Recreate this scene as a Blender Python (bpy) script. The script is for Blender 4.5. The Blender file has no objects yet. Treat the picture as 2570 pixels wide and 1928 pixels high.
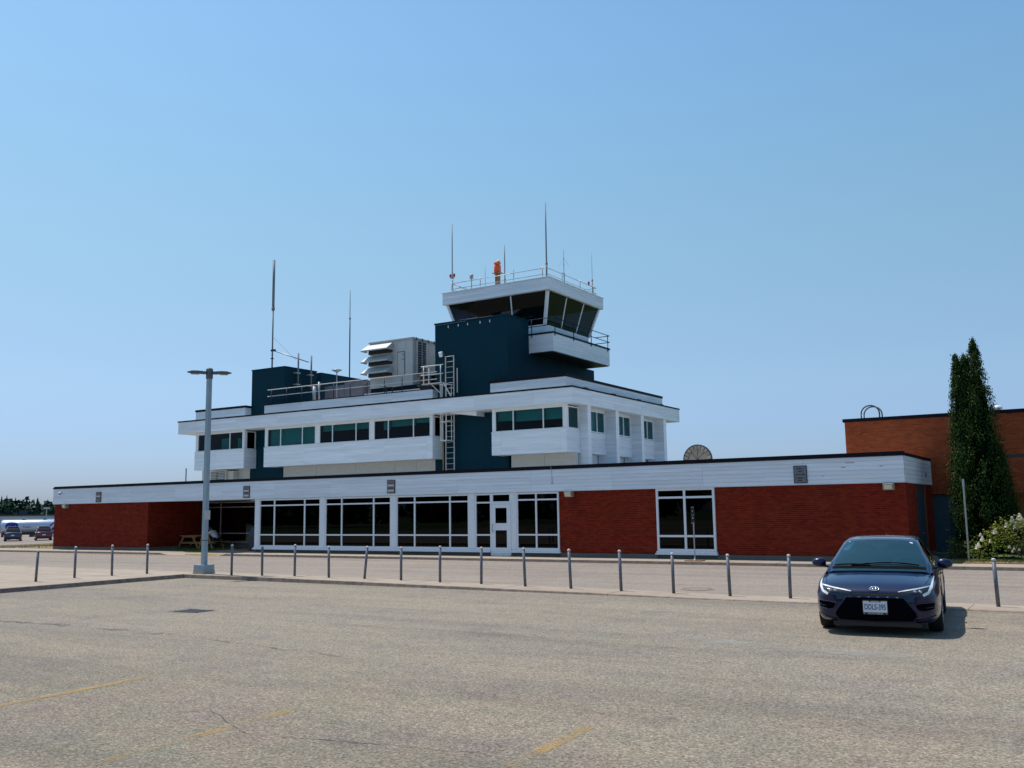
import bpy, bmesh, math, random
from mathutils import Vector, Matrix
from mathutils.bvhtree import BVHTree
from math import radians as R_, sin, cos, pi

rnd = random.Random(7)
scn = bpy.context.scene
COL = scn.collection

# ------------------------------------------------------------------ camera
H_EYE = 2.0
YAW, PITCH, ROLL = R_(-31.736), R_(7.611), R_(-0.842)
cam_d = bpy.data.cameras.new('camera'); cam = bpy.data.objects.new('camera', cam_d); COL.objects.link(cam)
cam_d.sensor_width = 36.0; cam_d.lens = 2364.0 / 2570.0 * 36.0
cam_d.clip_start = 0.1; cam_d.clip_end = 3000
f0 = Vector((sin(YAW), cos(YAW), 0)); r0 = Vector((cos(YAW), -sin(YAW), 0)); u0 = Vector((0, 0, 1))
fw = f0 * cos(PITCH) + u0 * sin(PITCH); up = -f0 * sin(PITCH) + u0 * cos(PITCH)
rr = r0 * cos(ROLL) + up * sin(ROLL); uu = -r0 * sin(ROLL) + up * cos(ROLL)
m = Matrix((rr, uu, -fw)).transposed().to_4x4(); m.translation = Vector((0, 0, H_EYE))
cam.matrix_world = m
scn.camera = cam

# ------------------------------------------------------------------ light
SUN = Vector((-0.425, 0.075, 1.0)).normalized()
world = bpy.data.worlds.new('World'); scn.world = world; world.use_nodes = True
wt = world.node_tree; wt.nodes.clear()
sky = wt.nodes.new('ShaderNodeTexSky'); sky.sky_type = 'NISHITA'; sky.sun_disc = False
sky.sun_elevation = math.asin(SUN.z); sky.sun_rotation = math.atan2(SUN.x, SUN.y)
sky.altitude = 0; sky.air_density = 1.0; sky.dust_density = 1.0; sky.ozone_density = 10.0
bg = wt.nodes.new('ShaderNodeBackground'); bg.inputs['Strength'].default_value = 0.148
wo = wt.nodes.new('ShaderNodeOutputWorld')
# dry summer haze: the band over the horizon is duller, the height a little greener, the same all the way round
tc = wt.nodes.new('ShaderNodeTexCoord'); sx = wt.nodes.new('ShaderNodeSeparateXYZ'); wt.links.new(tc.outputs['Generated'], sx.inputs[0])
cr_ = wt.nodes.new('ShaderNodeValToRGB'); cr_.color_ramp.interpolation = 'B_SPLINE'
while len(cr_.color_ramp.elements) < 6: cr_.color_ramp.elements.new(.5)
for e_, (p_, c_) in zip(cr_.color_ramp.elements, [(0, (.70, .75, .94)), (.05, (.76, .80, .96)), (.12, (1.02, .93, .88)), (.27, (1.31, 1.24, .87)), (.45, (1.29, 1.44, 1.17)), (.8, (1.12, 1.25, 1.10))]):
    e_.position = p_; e_.color = tuple(v_ / 1.5 for v_ in c_) + (1,)
wt.links.new(sx.outputs[2], cr_.inputs[0])
vm1 = wt.nodes.new('ShaderNodeVectorMath'); vm1.operation = 'MULTIPLY'; wt.links.new(sky.outputs[0], vm1.inputs[0]); wt.links.new(cr_.outputs[0], vm1.inputs[1])
vm2 = wt.nodes.new('ShaderNodeVectorMath'); vm2.operation = 'SCALE'; vm2.inputs['Scale'].default_value = 1.5; wt.links.new(vm1.outputs[0], vm2.inputs[0])
wt.links.new(vm2.outputs[0], bg.inputs[0]); wt.links.new(bg.outputs[0], wo.inputs[0])
sl = bpy.data.lights.new('sun', 'SUN'); sl.energy = 4.7; sl.angle = R_(0.5); sl.color = (1.0, 0.94, 0.86)
so = bpy.data.objects.new('sun', sl); COL.objects.link(so)
so.rotation_mode = 'QUATERNION'; so.rotation_quaternion = SUN.to_track_quat('Z', 'Y')
scn.view_settings.view_transform = 'Standard'; scn.view_settings.look = 'None'
scn.view_settings.exposure = 0.0; scn.view_settings.gamma = 1.0; scn.view_settings.use_curve_mapping = False

# ------------------------------------------------------------------ materials
def new_mat(name):
    m = bpy.data.materials.new(name); m.use_nodes = True
    nt = m.node_tree; b = nt.nodes['Principled BSDF']; return m, nt, b
def pos(nt):
    return nt.nodes.new('ShaderNodeNewGeometry').outputs['Position']
def noise(nt, vec, scale, detail=3, rough=.55, stretch=None):
    if stretch:
        mp = nt.nodes.new('ShaderNodeMapping'); mp.inputs['Scale'].default_value = stretch
        nt.links.new(vec, mp.inputs['Vector']); vec = mp.outputs[0]
    n = nt.nodes.new('ShaderNodeTexNoise'); n.inputs['Scale'].default_value = scale
    n.inputs['Detail'].default_value = detail; n.inputs['Roughness'].default_value = rough
    nt.links.new(vec, n.inputs['Vector']); return n.outputs['Fac']
def ramp(nt, fac, stops, interp='LINEAR'):
    r = nt.nodes.new('ShaderNodeValToRGB'); e = r.color_ramp.elements; r.color_ramp.interpolation = interp
    while len(e) < len(stops): e.new(0.5)
    for i, (p, c) in enumerate(stops):
        e[i].position = p; e[i].color = (*c, 1) if len(c) == 3 else c
    nt.links.new(fac, r.inputs[0]); return r.outputs[0]
def mixc(nt, fac, a, b, mode='MIX'):
    x = nt.nodes.new('ShaderNodeMix'); x.data_type = 'RGBA'; x.blend_type = mode
    if isinstance(fac, (int, float)): x.inputs[0].default_value = fac
    else: nt.links.new(fac, x.inputs[0])
    for i, v in ((6, a), (7, b)):
        if isinstance(v, tuple): x.inputs[i].default_value = (*v, 1)
        else: nt.links.new(v, x.inputs[i])
    return x.outputs[2]
def bump(nt, b, h, strength=.3, dist=.01):
    bp = nt.nodes.new('ShaderNodeBump'); bp.inputs['Strength'].default_value = strength
    bp.inputs['Distance'].default_value = dist
    nt.links.new(h, bp.inputs['Height']); nt.links.new(bp.outputs[0], b.inputs['Normal'])
def simple(name, col, rough=.6, metal=0, var=.12, scale=3.0, coat=0, spec=None, stretch=None, rand=0.0):
    m, nt, b = new_mat(name)
    c2 = tuple(max(0, c * (1 - var)) for c in col); c1 = tuple(min(1, c * (1 + var)) for c in col)
    n = noise(nt, pos(nt), scale, 4, .6, stretch)
    out = ramp(nt, n, [(.3, c2), (.7, c1)])
    if rand:
        oi = nt.nodes.new('ShaderNodeObjectInfo')
        g = ramp(nt, oi.outputs['Random'], [(0, (1 - rand,) * 3), (1, (1 + rand * .4,) * 3)])
        out = mixc(nt, 1.0, out, g, 'MULTIPLY')
    nt.links.new(out, b.inputs['Base Color'])
    b.inputs['Roughness'].default_value = rough; b.inputs['Metallic'].default_value = metal
    if coat: b.inputs['Coat Weight'].default_value = coat; b.inputs['Coat Roughness'].default_value = .03
    if spec is not None: b.inputs['Specular IOR Level'].default_value = spec
    return m

MAT = {}
MAT['siding'] = simple('painted_siding', (.74, .80, .86), .45, 0, .08, 1.2, stretch=(.5, .5, 7), rand=.09)
MAT['bounce_white'] = simple('bounce_white_panel', (.62, .60, .54), .6, 0, .06, 2.0, stretch=(1, 1, 5))  # white paint with the roof's warm bounce light put into the colour
MAT['trim'] = simple('white_trim', (.72, .77, .82), .4, 0, .04, 6)
MAT['cap'] = simple('dark_cap', (.007, .006, .012), .6, 0, .3, 5, spec=.15)
MAT['teal'] = simple('teal_metal', (.0006, .031, .052), .6, 0, .06, .7, stretch=(1, 1, .3), spec=.12)
MAT['teal_door'] = simple('teal_door', (.02, .07, .10), .5, 0, .15, 2)
MAT['roofing'] = simple('roof_gravel', (.42, .40, .37), .95, 0, .25, 8)
MAT['dark'] = simple('dark_metal', (.03, .035, .045), .5, 0, .2, 6)
MAT['galv'] = simple('galvanised', (.38, .40, .42), .45, .5, .15, 9)
MAT['pipe'] = simple('light_pipe', (.62, .62, .60), .5, 0, .1, 9)
MAT['black'] = simple('black_plastic', (.008, .008, .01), .4, 0, .2, 9)
MAT['rubber'] = simple('tyre_rubber', (.012, .012, .013), .8, 0, .2, 30)
MAT['chrome'] = simple('chrome', (.75, .76, .78), .12, 1, .03, 5)
MAT['hvac'] = simple('hvac_panel', (.50, .51, .50), .45, .1, .07, 2.5, rand=.06)
MAT['yellow'] = simple('yellow_pipe', (.42, .30, .06), .5)
MAT['wood'] = simple('cedar_wood', (.42, .22, .09), .7, 0, .25, 6, stretch=(1, 6, 6))
MAT['orange'] = simple('orange_paint', (.75, .10, .02), .5, 0, .15, 8)
MAT['rust'] = simple('brown_cabinet', (.22, .10, .045), .7, 0, .3, 8)
MAT['red'] = simple('red_lens', (.30, .01, .02), .2)
MAT['beige_lamp'] = simple('lamp_case', (.30, .27, .20), .6)
MAT['lens'] = simple('lamp_lens', (.62, .60, .50), .3)
MAT['skin'] = simple('skin', (.30, .15, .10), .6)
MAT['shirt'] = simple('white_shirt', (.65, .70, .80), .8)
MAT['pants'] = simple('dark_trousers', (.012, .014, .022), .85)
MAT['hair'] = simple('dark_hair', (.02, .012, .008), .8)
MAT['bluepole'] = simple('blue_grey_pole', (.27, .36, .42), .45, .1, .12, 3, stretch=(2, 2, .6))
MAT['bollard'] = simple('bollard_grey', (.13, .14, .17), .5, .2, .2, 12)
MAT['bollard_top'] = simple('bollard_top', (.52, .50, .48), .5, 0, .1, 12)
MAT['signbrown'] = simple('sign_brown', (.17, .145, .15), .5, 0, .08, 9)
MAT['signgrey'] = simple('sign_grey', (.15, .165, .18), .5, 0, .08, 9)
MAT['signlight'] = simple('sign_light', (.50, .50, .50), .5, 0, .05, 9)
MAT['ink'] = simple('dark_ink', (.015, .02, .03), .6)
MAT['dish'] = simple('tan_panel', (.36, .31, .25), .6, 0, .15, 5, rand=.2)
MAT['interior'] = simple('interior_dark', (.03, .032, .036), .8, 0, .3, 1.2)
MAT['blind'] = simple('roller_blind', (.45, .62, .58), .8, 0, .08, 2)
MAT['bark'] = simple('bark', (.10, .07, .05), .9, 0, .3, 12)
MAT['mortar'] = simple('mortar', (.27, .10, .065), .95, 0, .15, 20, spec=.1)
MAT['mortar2'] = simple('mortar_annex', (.38, .17, .10), .95, 0, .15, 20, spec=.1)
MAT['bin'] = simple('bin_plastic', (.02, .018, .035), .5)
MAT['plate'] = simple('plate_white', (.62, .68, .74), .4, 0, .03, 30)
MAT['plateink'] = simple('plate_blue', (.02, .05, .16), .5)
MAT['carpaint'] = simple('navy_car_paint', (.0003, .0055, .040), .28, .15, .05, 3, coat=.75, spec=.25)
MAT['seat'] = simple('car_seat', (.16, .18, .19), .7)
MAT['navycar'] = simple('blue_car_paint', (.015, .03, .08), .3, .2, .05, 3, coat=1.0)
MAT['redcar'] = simple('maroon_car_paint', (.11, .005, .022), .3, .2, .05, 3, coat=1.0)
MAT['taillight'] = simple('tail_light', (.25, .01, .01), .2)
MAT['tank'] = simple('tank_silver', (.48, .54, .64), .25, .35, .06, 1)
MAT['tankblue'] = simple('tank_blue', (.006, .010, .22), .35)
MAT['farwall'] = simple('pale_shed', (.42, .47, .52), .6, 0, .05, .2)
MAT['farroof'] = simple('dark_shed_roof', (.03, .035, .05), .7)
MAT['kerb'] = simple('kerb_concrete', (.22, .165, .13), .9, 0, .3, 5)

def brick_mat(name, tones, dirt_or_sheen):
    m, nt, b = new_mat(name)
    at = nt.nodes.new('ShaderNodeAttribute'); at.attribute_name = 'tone'
    c = ramp(nt, at.outputs['Fac'], [(i / (len(tones) - 1), t) for i, t in enumerate(tones)])
    n = noise(nt, pos(nt), 1.1, 3)
    c = mixc(nt, 1.0, c, ramp(nt, n, [(.3, (dirt_or_sheen,) * 3), (.7, (1.12,) * 3)]), 'MULTIPLY')
    f = noise(nt, pos(nt), 60, 3)
    c = mixc(nt, 1.0, c, ramp(nt, f, [(.3, (.8,) * 3), (.7, (1.15,) * 3)]), 'MULTIPLY')
    nt.links.new(c, b.inputs['Base Color']); b.inputs['Roughness'].default_value = .85
    b.inputs['Specular IOR Level'].default_value = .08
    return m
MAT['brick'] = brick_mat('red_brick', [(.145, .013, .007), (.182, .018, .009), (.205, .022, .010), (.235, .028, .012)], .90)
MAT['brick2'] = brick_mat('orange_brick', [(.28, .058, .023), (.33, .071, .028), (.36, .080, .030), (.40, .094, .036)], .90)

def glass_mat(name, tint, refl_rough=.01, ior=1.52, dirt_or_sheen=0.0):
    m = bpy.data.materials.new(name); m.use_nodes = True; nt = m.node_tree; nt.nodes.clear()
    o = nt.nodes.new('ShaderNodeOutputMaterial'); mx = nt.nodes.new('ShaderNodeMixShader')
    tr = nt.nodes.new('ShaderNodeBsdfTransparent'); tr.inputs[0].default_value = (*tint, 1)
    gl = nt.nodes.new('ShaderNodeBsdfGlossy'); gl.inputs['Roughness'].default_value = refl_rough
    gl.inputs['Color'].default_value = (.9, .95, 1, 1)
    fr = nt.nodes.new('ShaderNodeFresnel'); fr.inputs['IOR'].default_value = ior
    nt.links.new(fr.outputs[0], mx.inputs[0]); nt.links.new(tr.outputs[0], mx.inputs[1])
    nt.links.new(gl.outputs[0], mx.inputs[2])
    last = mx.outputs[0]
    if dirt_or_sheen:
        df = nt.nodes.new('ShaderNodeBsdfDiffuse'); df.inputs[0].default_value = (.035, .15, .20, 1)  # teal sky reflection of the windscreen, laid on as diffuse colour
        m2 = nt.nodes.new('ShaderNodeMixShader'); m2.inputs[0].default_value = dirt_or_sheen
        nt.links.new(last, m2.inputs[1]); nt.links.new(df.outputs[0], m2.inputs[2]); last = m2.outputs[0]
    nt.links.new(last, o.inputs[0]); return m
MAT['glass_low'] = glass_mat('dark_window_glass', (.045, .05, .08), ior=1.28)
MAT['glass_up'] = glass_mat('teal_window_glass', (.16, .44, .46), ior=1.24)
MAT['glass_cab'] = glass_mat('tower_glass', (.20, .30, .32), ior=1.30)
MAT['glass_car'] = glass_mat('windscreen_glass', (.50, .68, .70), ior=1.55, dirt_or_sheen=.22)
MAT['glass_side'] = glass_mat('car_side_glass', (.10, .12, .12), ior=1.55)

def asphalt_mat(name, base, tints, grain=.55, seed=0.0, bays=False):
    m, nt, b = new_mat(name); P = pos(nt)
    mp = nt.nodes.new('ShaderNodeMapping'); mp.inputs['Location'].default_value = (seed, seed * .7, 0)
    nt.links.new(P, mp.inputs[0]); P = mp.outputs[0]
    c = ramp(nt, noise(nt, P, .62, 6, .68), [(.30, tints[0]), (.44, base), (.56, tints[1]), (.70, tints[2])])
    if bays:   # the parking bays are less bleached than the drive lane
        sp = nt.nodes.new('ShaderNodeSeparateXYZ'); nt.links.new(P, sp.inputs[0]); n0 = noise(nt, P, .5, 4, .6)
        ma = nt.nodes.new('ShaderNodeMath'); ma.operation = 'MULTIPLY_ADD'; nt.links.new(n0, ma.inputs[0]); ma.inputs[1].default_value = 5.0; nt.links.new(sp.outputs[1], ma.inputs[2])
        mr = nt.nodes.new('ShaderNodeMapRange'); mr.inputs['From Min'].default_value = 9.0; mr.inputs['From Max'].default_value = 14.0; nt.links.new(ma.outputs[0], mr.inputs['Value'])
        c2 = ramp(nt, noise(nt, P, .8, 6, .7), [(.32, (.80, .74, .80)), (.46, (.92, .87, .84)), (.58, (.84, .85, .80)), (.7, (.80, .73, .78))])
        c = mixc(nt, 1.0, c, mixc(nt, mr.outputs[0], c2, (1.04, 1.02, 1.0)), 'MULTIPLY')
    st = noise(nt, P, 1.0, 5, .65, (.10, .9, 1))
    c = mixc(nt, 1.0, c, ramp(nt, st, [(.32, (.84, .84, .86)), (.5, (1, 1, 1)), (.7, (1.12, 1.11, 1.09))]), 'MULTIPLY')
    st2 = noise(nt, P, .35, 4, .6, (.06, .6, 1))
    c = mixc(nt, 1.0, c, ramp(nt, st2, [(.35, (.88, .89, .92)), (.62, (1.06, 1.05, 1.03))]), 'MULTIPLY')
    v = nt.nodes.new('ShaderNodeTexVoronoi'); v.inputs['Scale'].default_value = 58; nt.links.new(P, v.inputs['Vector'])
    sep = nt.nodes.new('ShaderNodeSeparateColor'); nt.links.new(v.outputs['Color'], sep.inputs[0])
    g = ramp(nt, sep.outputs[0], [(0, (1 - grain,) * 3), (.45, (.95,) * 3), (.8, (1.12,) * 3), (1, (1 + grain * 1.1,) * 3)])
    c = mixc(nt, .8, c, mixc(nt, 1.0, c, g, 'MULTIPLY'))
    f = noise(nt, P, 28, 4, .7)
    c = mixc(nt, 1.0, c, ramp(nt, f, [(.3, (.62,) * 3), (.5, (1,) * 3), (.72, (1.36,) * 3)]), 'MULTIPLY')
    c = mixc(nt, 1.0, c, ramp(nt, noise(nt, P, 5, 3), [(.3, (.92, .92, .93)), (.7, (1.07, 1.06, 1.05))]), 'MULTIPLY')
    nt.links.new(c, b.inputs['Base Color']); b.inputs['Roughness'].default_value = .92
    b.inputs['Specular IOR Level'].default_value = .2
    ad = nt.nodes.new('ShaderNodeMath'); ad.operation = 'ADD'
    nt.links.new(v.outputs['Distance'], ad.inputs[0]); nt.links.new(f, ad.inputs[1])
    bump(nt, b, ad.outputs[0], .35, .006)
    return m
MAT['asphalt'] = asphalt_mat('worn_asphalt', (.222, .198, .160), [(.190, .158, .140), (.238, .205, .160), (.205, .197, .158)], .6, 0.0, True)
MAT['road'] = asphalt_mat('road_asphalt', (.245, .205, .172), [(.23, .182, .152), (.255, .215, .18), (.235, .205, .165)], .4, 31.0)
def concrete_mat(name, base, var=.14):
    m, nt, b = new_mat(name); P = pos(nt)
    c = ramp(nt, noise(nt, P, 1.3, 5, .65), [(.3, tuple(x * (1 - var) for x in base)), (.7, tuple(x * (1 + var * .6) for x in base))])
    c = mixc(nt, 1.0, c, ramp(nt, noise(nt, P, .7, 3, .6, (.2, 2.4, 1)), [(.35, (.93, .88, .85)), (.6, (1.03, 1.03, 1.02))]), 'MULTIPLY')
    f = noise(nt, P, 45, 3)
    c = mixc(nt, 1.0, c, ramp(nt, f, [(.3, (.85,) * 3), (.7, (1.12,) * 3)]), 'MULTIPLY')
    nt.links.new(c, b.inputs['Base Color']); b.inputs['Roughness'].default_value = .9
    bump(nt, b, f, .2, .004); return m
MAT['concrete'] = concrete_mat('pavement_concrete', (.32, .262, .205))
MAT['concrete_pale'] = concrete_mat('raw_concrete', (.36, .35, .31))
MAT['foundation'] = concrete_mat('foundation_concrete', (.14, .14, .13))
def grass_mat(name, a, b_, c_):
    m, nt, b = new_mat(name); P = pos(nt)
    c = ramp(nt, noise(nt, P, .35, 5, .7), [(.3, a), (.5, b_), (.7, c_)])
    c = mixc(nt, 1.0, c, ramp(nt, noise(nt, P, 9, 4, .7), [(.3, (.6,) * 3), (.7, (1.35,) * 3)]), 'MULTIPLY')
    nt.links.new(c, b.inputs['Base Color']); b.inputs['Roughness'].default_value = .95
    bump(nt, b, noise(nt, P, 30, 4), .6, .03); return m
MAT['drygrass'] = grass_mat('dry_grass', (.17, .12, .045), (.26, .19, .085), (.15, .13, .045))
MAT['grass'] = grass_mat('green_grass', (.035, .07, .015), (.06, .10, .025), (.09, .11, .035))
def leaf_mat(name, cols, trans=.25):
    m, nt, b = new_mat(name)
    at = nt.nodes.new('ShaderNodeAttribute'); at.attribute_name = 'tone'
    c = ramp(nt, at.outputs['Fac'], [(i / (len(cols) - 1), t) for i, t in enumerate(cols)])
    c = mixc(nt, 1.0, c, ramp(nt, noise(nt, pos(nt), 1.6, 3), [(.3, (.75,) * 3), (.7, (1.2,) * 3)]), 'MULTIPLY')
    nt.links.new(c, b.inputs['Base Color']); b.inputs['Roughness'].default_value = .65
    b.inputs['Specular IOR Level'].default_value = .12
    return m
MAT['cedar'] = leaf_mat('cedar_leaf', [(.006, .018, .003), (.012, .034, .004), (.024, .054, .006), (.062, .082, .012)])
MAT['bush'] = leaf_mat('bush_leaf', [(.020, .048, .005), (.07, .11, .010), (.17, .19, .02), (.28, .22, .05)])
MAT['petal'] = leaf_mat('white_petal', [(.80, .78, .58), (.88, .86, .68), (.92, .90, .78), (.75, .55, .42)])
MAT['forest'] = leaf_mat('forest_leaf', [(.010, .030, .024), (.016, .042, .030), (.026, .056, .034), (.040, .070, .042)])
MAT['blade'] = leaf_mat('grass_blade', [(.10, .075, .028), (.24, .18, .07), (.32, .25, .11), (.10, .12, .03)])
def worn_paint(name, col, lo, hi, scale=14):
    m, nt, b = new_mat(name); nt.links.new(ramp(nt, noise(nt, pos(nt), 40, 3), [(.3, tuple(c * .8 for c in col)), (.7, col)]), b.inputs['Base Color'])
    b.inputs['Roughness'].default_value = .9
    o = nt.nodes['Material Output']; mx = nt.nodes.new('ShaderNodeMixShader'); tr = nt.nodes.new('ShaderNodeBsdfTransparent')
    n1 = noise(nt, pos(nt), scale, 6, .8); n2 = noise(nt, pos(nt), 1.1, 2)
    a = nt.nodes.new('ShaderNodeMath'); a.operation = 'ADD'; nt.links.new(n1, a.inputs[0]); nt.links.new(n2, a.inputs[1])
    f = nt.nodes.new('ShaderNodeMapRange'); f.inputs['From Min'].default_value = lo; f.inputs['From Max'].default_value = hi
    nt.links.new(a.outputs[0], f.inputs['Value'])
    nt.links.new(f.outputs[0], mx.inputs[0]); nt.links.new(tr.outputs[0], mx.inputs[1]); nt.links.new(b.outputs[0], mx.inputs[2])
    nt.links.new(mx.outputs[0], o.inputs[0]); return m
MAT['stall'] = worn_paint('faded_yellow_paint', (.48, .30, .10), .93, 1.28, 34)
MAT['tactile'] = worn_paint('tactile_yellow', (.55, .40, .13), .80, 1.1, 8)
MAT['stain'] = worn_paint('pale_stain', (.33, .315, .28), .80, 1.35, 3)
MAT['stain_dark'] = worn_paint('dark_patch', (.12, .11, .105), .88, 1.5, 4)
MAT['crack'] = worn_paint('crack_dark', (.07, .06, .055), .84, 1.12, 9)
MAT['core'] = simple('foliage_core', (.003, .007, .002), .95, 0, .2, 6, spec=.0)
MAT['mast'] = simple('mast_grey', (.15, .18, .20), .55, 0, .1, 6)

# ------------------------------------------------------------------ mesh helpers
ORIG = {}
def emp(name, loc=(0, 0, 0), rz=0.0):
    o = bpy.data.objects.new(name, None); COL.objects.link(o); o.location = loc; o.rotation_euler = (0, 0, rz)
    o.empty_display_size = .3; ORIG[o] = (Vector(loc), rz); return o
def tag(o, label=None, cat=None, group=None, kind=None):
    if label: o['label'] = label
    if cat: o['category'] = cat
    if group: o['group'] = group
    if kind: o['kind'] = kind
    return o
def thing(name, label, cat, loc=(0, 0, 0), group=None, rz=0.0):
    return tag(emp(name, loc, rz), label, cat, group)
def root_of(p):
    while p is not None and p.parent is not None: p = p.parent
    return p
class MB:
    """collects faces; build() links them as one mesh object (world coordinates in, made local to the root)"""
    def __init__(s): s.v = []; s.f = []; s.t = []; s.tone = []; s.smooth = False
    def add(s, vs, fs, tone=0.0):
        n = len(s.v); s.v += [tuple(p) for p in vs]; s.f += [tuple(i + n for i in f) for f in fs]; s.tone += [tone] * len(fs)
    def box(s, x0, x1, y0, y1, z0, z1, tone=0.0):
        v = [(x, y, z) for z in (z0, z1) for y in (y0, y1) for x in (x0, x1)]
        s.add(v, [(0, 2, 3, 1), (4, 5, 7, 6), (0, 1, 5, 4), (2, 6, 7, 3), (0, 4, 6, 2), (1, 3, 7, 5)], tone)
    def obox(s, c, ax, ay, az, hx, hy, hz, tone=0.0):
        c = Vector(c); v = [c + ax * (i * hx) + ay * (j * hy) + az * (k * hz) for k in (-1, 1) for j in (-1, 1) for i in (-1, 1)]
        s.add(v, [(0, 2, 3, 1), (4, 5, 7, 6), (0, 1, 5, 4), (2, 6, 7, 3), (0, 4, 6, 2), (1, 3, 7, 5)], tone)
    def tube(s, p0, p1, r0, r1=None, n=8, caps=True):
        p0 = Vector(p0); p1 = Vector(p1); r1 = r0 if r1 is None else r1
        d = (p1 - p0).normalized(); a = d.orthogonal().normalized(); b = d.cross(a)
        v = []
        for p, r in ((p0, r0), (p1, r1)):
            for i in range(n):
                t = 2 * pi * i / n; v.append(p + (a * cos(t) + b * sin(t)) * r)
        f = [(i, (i + 1) % n, n + (i + 1) % n, n + i) for i in range(n)]
        if caps: f += [tuple(range(n - 1, -1, -1)), tuple(range(n, 2 * n))]
        s.add(v, f)
    def path(s, pts, r, n=6):
        for a, b in zip(pts, pts[1:]): s.tube(a, b, r, n=n)
    def bar(s, p0, p1, w, h, upv=(0, 0, 1)):
        p0 = Vector(p0); p1 = Vector(p1); d = (p1 - p0); L = d.length; d.normalize()
        u = Vector(upv); sd = d.cross(u)
        if sd.length < 1e-4: sd = d.orthogonal()
        sd.normalize(); u = sd.cross(d)
        s.obox((p0 + p1) / 2, d, sd, u, L / 2, w / 2, h / 2)
    def lathe(s, c, prof, n=16, axis='z', caps=True):
        c = Vector(c); v = []
        for r, h in prof:
            for i in range(n):
                t = 2 * pi * i / n
                q = (r * cos(t), r * sin(t), h) if axis == 'z' else ((h, r * cos(t), r * sin(t)) if axis == 'x' else (r * cos(t), h, r * sin(t)))
                v.append(c + Vector(q))
        f = []
        for k in range(len(prof) - 1):
            for i in range(n): f.append((k * n + i, k * n + (i + 1) % n, (k + 1) * n + (i + 1) % n, (k + 1) * n + i))
        if caps: f += [tuple(range(n - 1, -1, -1)), tuple(range((len(prof) - 1) * n, len(prof) * n))]
        s.add(v, f)
    def quad(s, a, b, c, d, tone=0.0): s.add([a, b, c, d], [(0, 1, 2, 3)], tone)
    def prism(s, pts, z0, z1, tone=0.0):
        n = len(pts); v = [(x, y, z0) for x, y in pts] + [(x, y, z1) for x, y in pts]
        s.add(v, [tuple(range(n - 1, -1, -1)), tuple(range(n, 2 * n))] + [(i, (i + 1) % n, n + (i + 1) % n, n + i) for i in range(n)], tone)
    def mesh(s, name, mat, off=Vector((0, 0, 0)), rz=0.0, smooth=False, recalc=True):
        me = bpy.data.meshes.new(name)
        v = [Vector(p) - off for p in s.v]
        if rz: M = Matrix.Rotation(-rz, 3, 'Z'); v = [M @ p for p in v]
        me.from_pydata([tuple(p) for p in v], [], s.f)
        if any(s.tone):
            a = me.attributes.new('tone', 'FLOAT', 'FACE'); a.data.foreach_set('value', s.tone)
        if recalc:
            bm = bmesh.new(); bm.from_mesh(me); bmesh.ops.recalc_face_normals(bm, faces=bm.faces); bm.to_mesh(me); bm.free()
        if smooth:
            me.polygons.foreach_set('use_smooth', [True] * len(me.polygons))
        me.materials.append(MAT[mat]); return me
    def build(s, name, mat, parent=None, smooth=False, recalc=True):
        r = root_of(parent); off, rz = ORIG.get(r, (Vector((0, 0, 0)), 0.0)) if r else (Vector((0, 0, 0)), 0.0)
        me = s.mesh(name, mat, off, rz, smooth, recalc)
        o = bpy.data.objects.new(name, me); COL.objects.link(o)
        if parent: o.parent = parent
        return o
def autosmooth(o, ang=35):
    me = o.data; me.polygons.foreach_set('use_smooth', [True] * len(me.polygons))
    bm = bmesh.new(); bm.from_mesh(me)
    for e in bm.edges:
        if len(e.link_faces) == 2 and e.calc_face_angle(0) > R_(ang): e.smooth = False
    bm.to_mesh(me); bm.free()
# face frames: 'S' looks towards -Y (the long fronts), 'E' looks towards +X
def FP(face, p, a, d, z): return (a, p - d, z) if face == 'S' else (p + d, a, z)
def fbox(mb, face, p, a0, a1, d0, d1, z0, z1, tone=0.0):
    if face == 'S': mb.box(a0, a1, p - d1, p - d0, z0, z1, tone)
    else: mb.box(p + d0, p + d1, a0, a1, z0, z1, tone)
def part(name, mat, parent, boxes, smooth=False):
    mb = MB()
    for b in boxes: mb.box(*b)
    return mb.build(name, mat, parent, smooth)
BOARD_MESH = {}
def boards(parent, face, p, a0, a1, z0, z1, rows, seams, mat='siding', name='siding_board', jog=.0):
    """overlapping horizontal boards, one object each"""
    off = ORIG[root_of(parent)][0]
    cuts = [a0] + [x for x in seams if a0 + .3 < x < a1 - .3] + [a1]
    h = (z1 - z0) / rows
    for r in range(rows):
        for c0, c1 in zip(cuts, cuts[1:]):
            L = c1 - c0 - .006
            key = (face, round(L, 3), round(h, 4), mat)
            if key not in BOARD_MESH:
                v = [FP(face, 0, 0, 0, 0), FP(face, 0, L, 0, 0), FP(face, 0, L, .020, 0), FP(face, 0, 0, .020, 0),
                     FP(face, 0, 0, 0, h - .004), FP(face, 0, L, 0, h - .004), FP(face, 0, L, .008, h - .004), FP(face, 0, 0, .008, h - .004)]
                mb = MB(); mb.add(v, [(0, 1, 2, 3), (4, 5, 6, 7), (3, 2, 6, 7), (0, 3, 7, 4), (1, 2, 6, 5)])
                BOARD_MESH[key] = mb.mesh(name, mat)
            o = bpy.data.objects.new(name, BOARD_MESH[key]); COL.objects.link(o); o.parent = parent
            o.location = Vector(FP(face, p, c0 + .003, .001, z0 + r * h + .002)) - off
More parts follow.
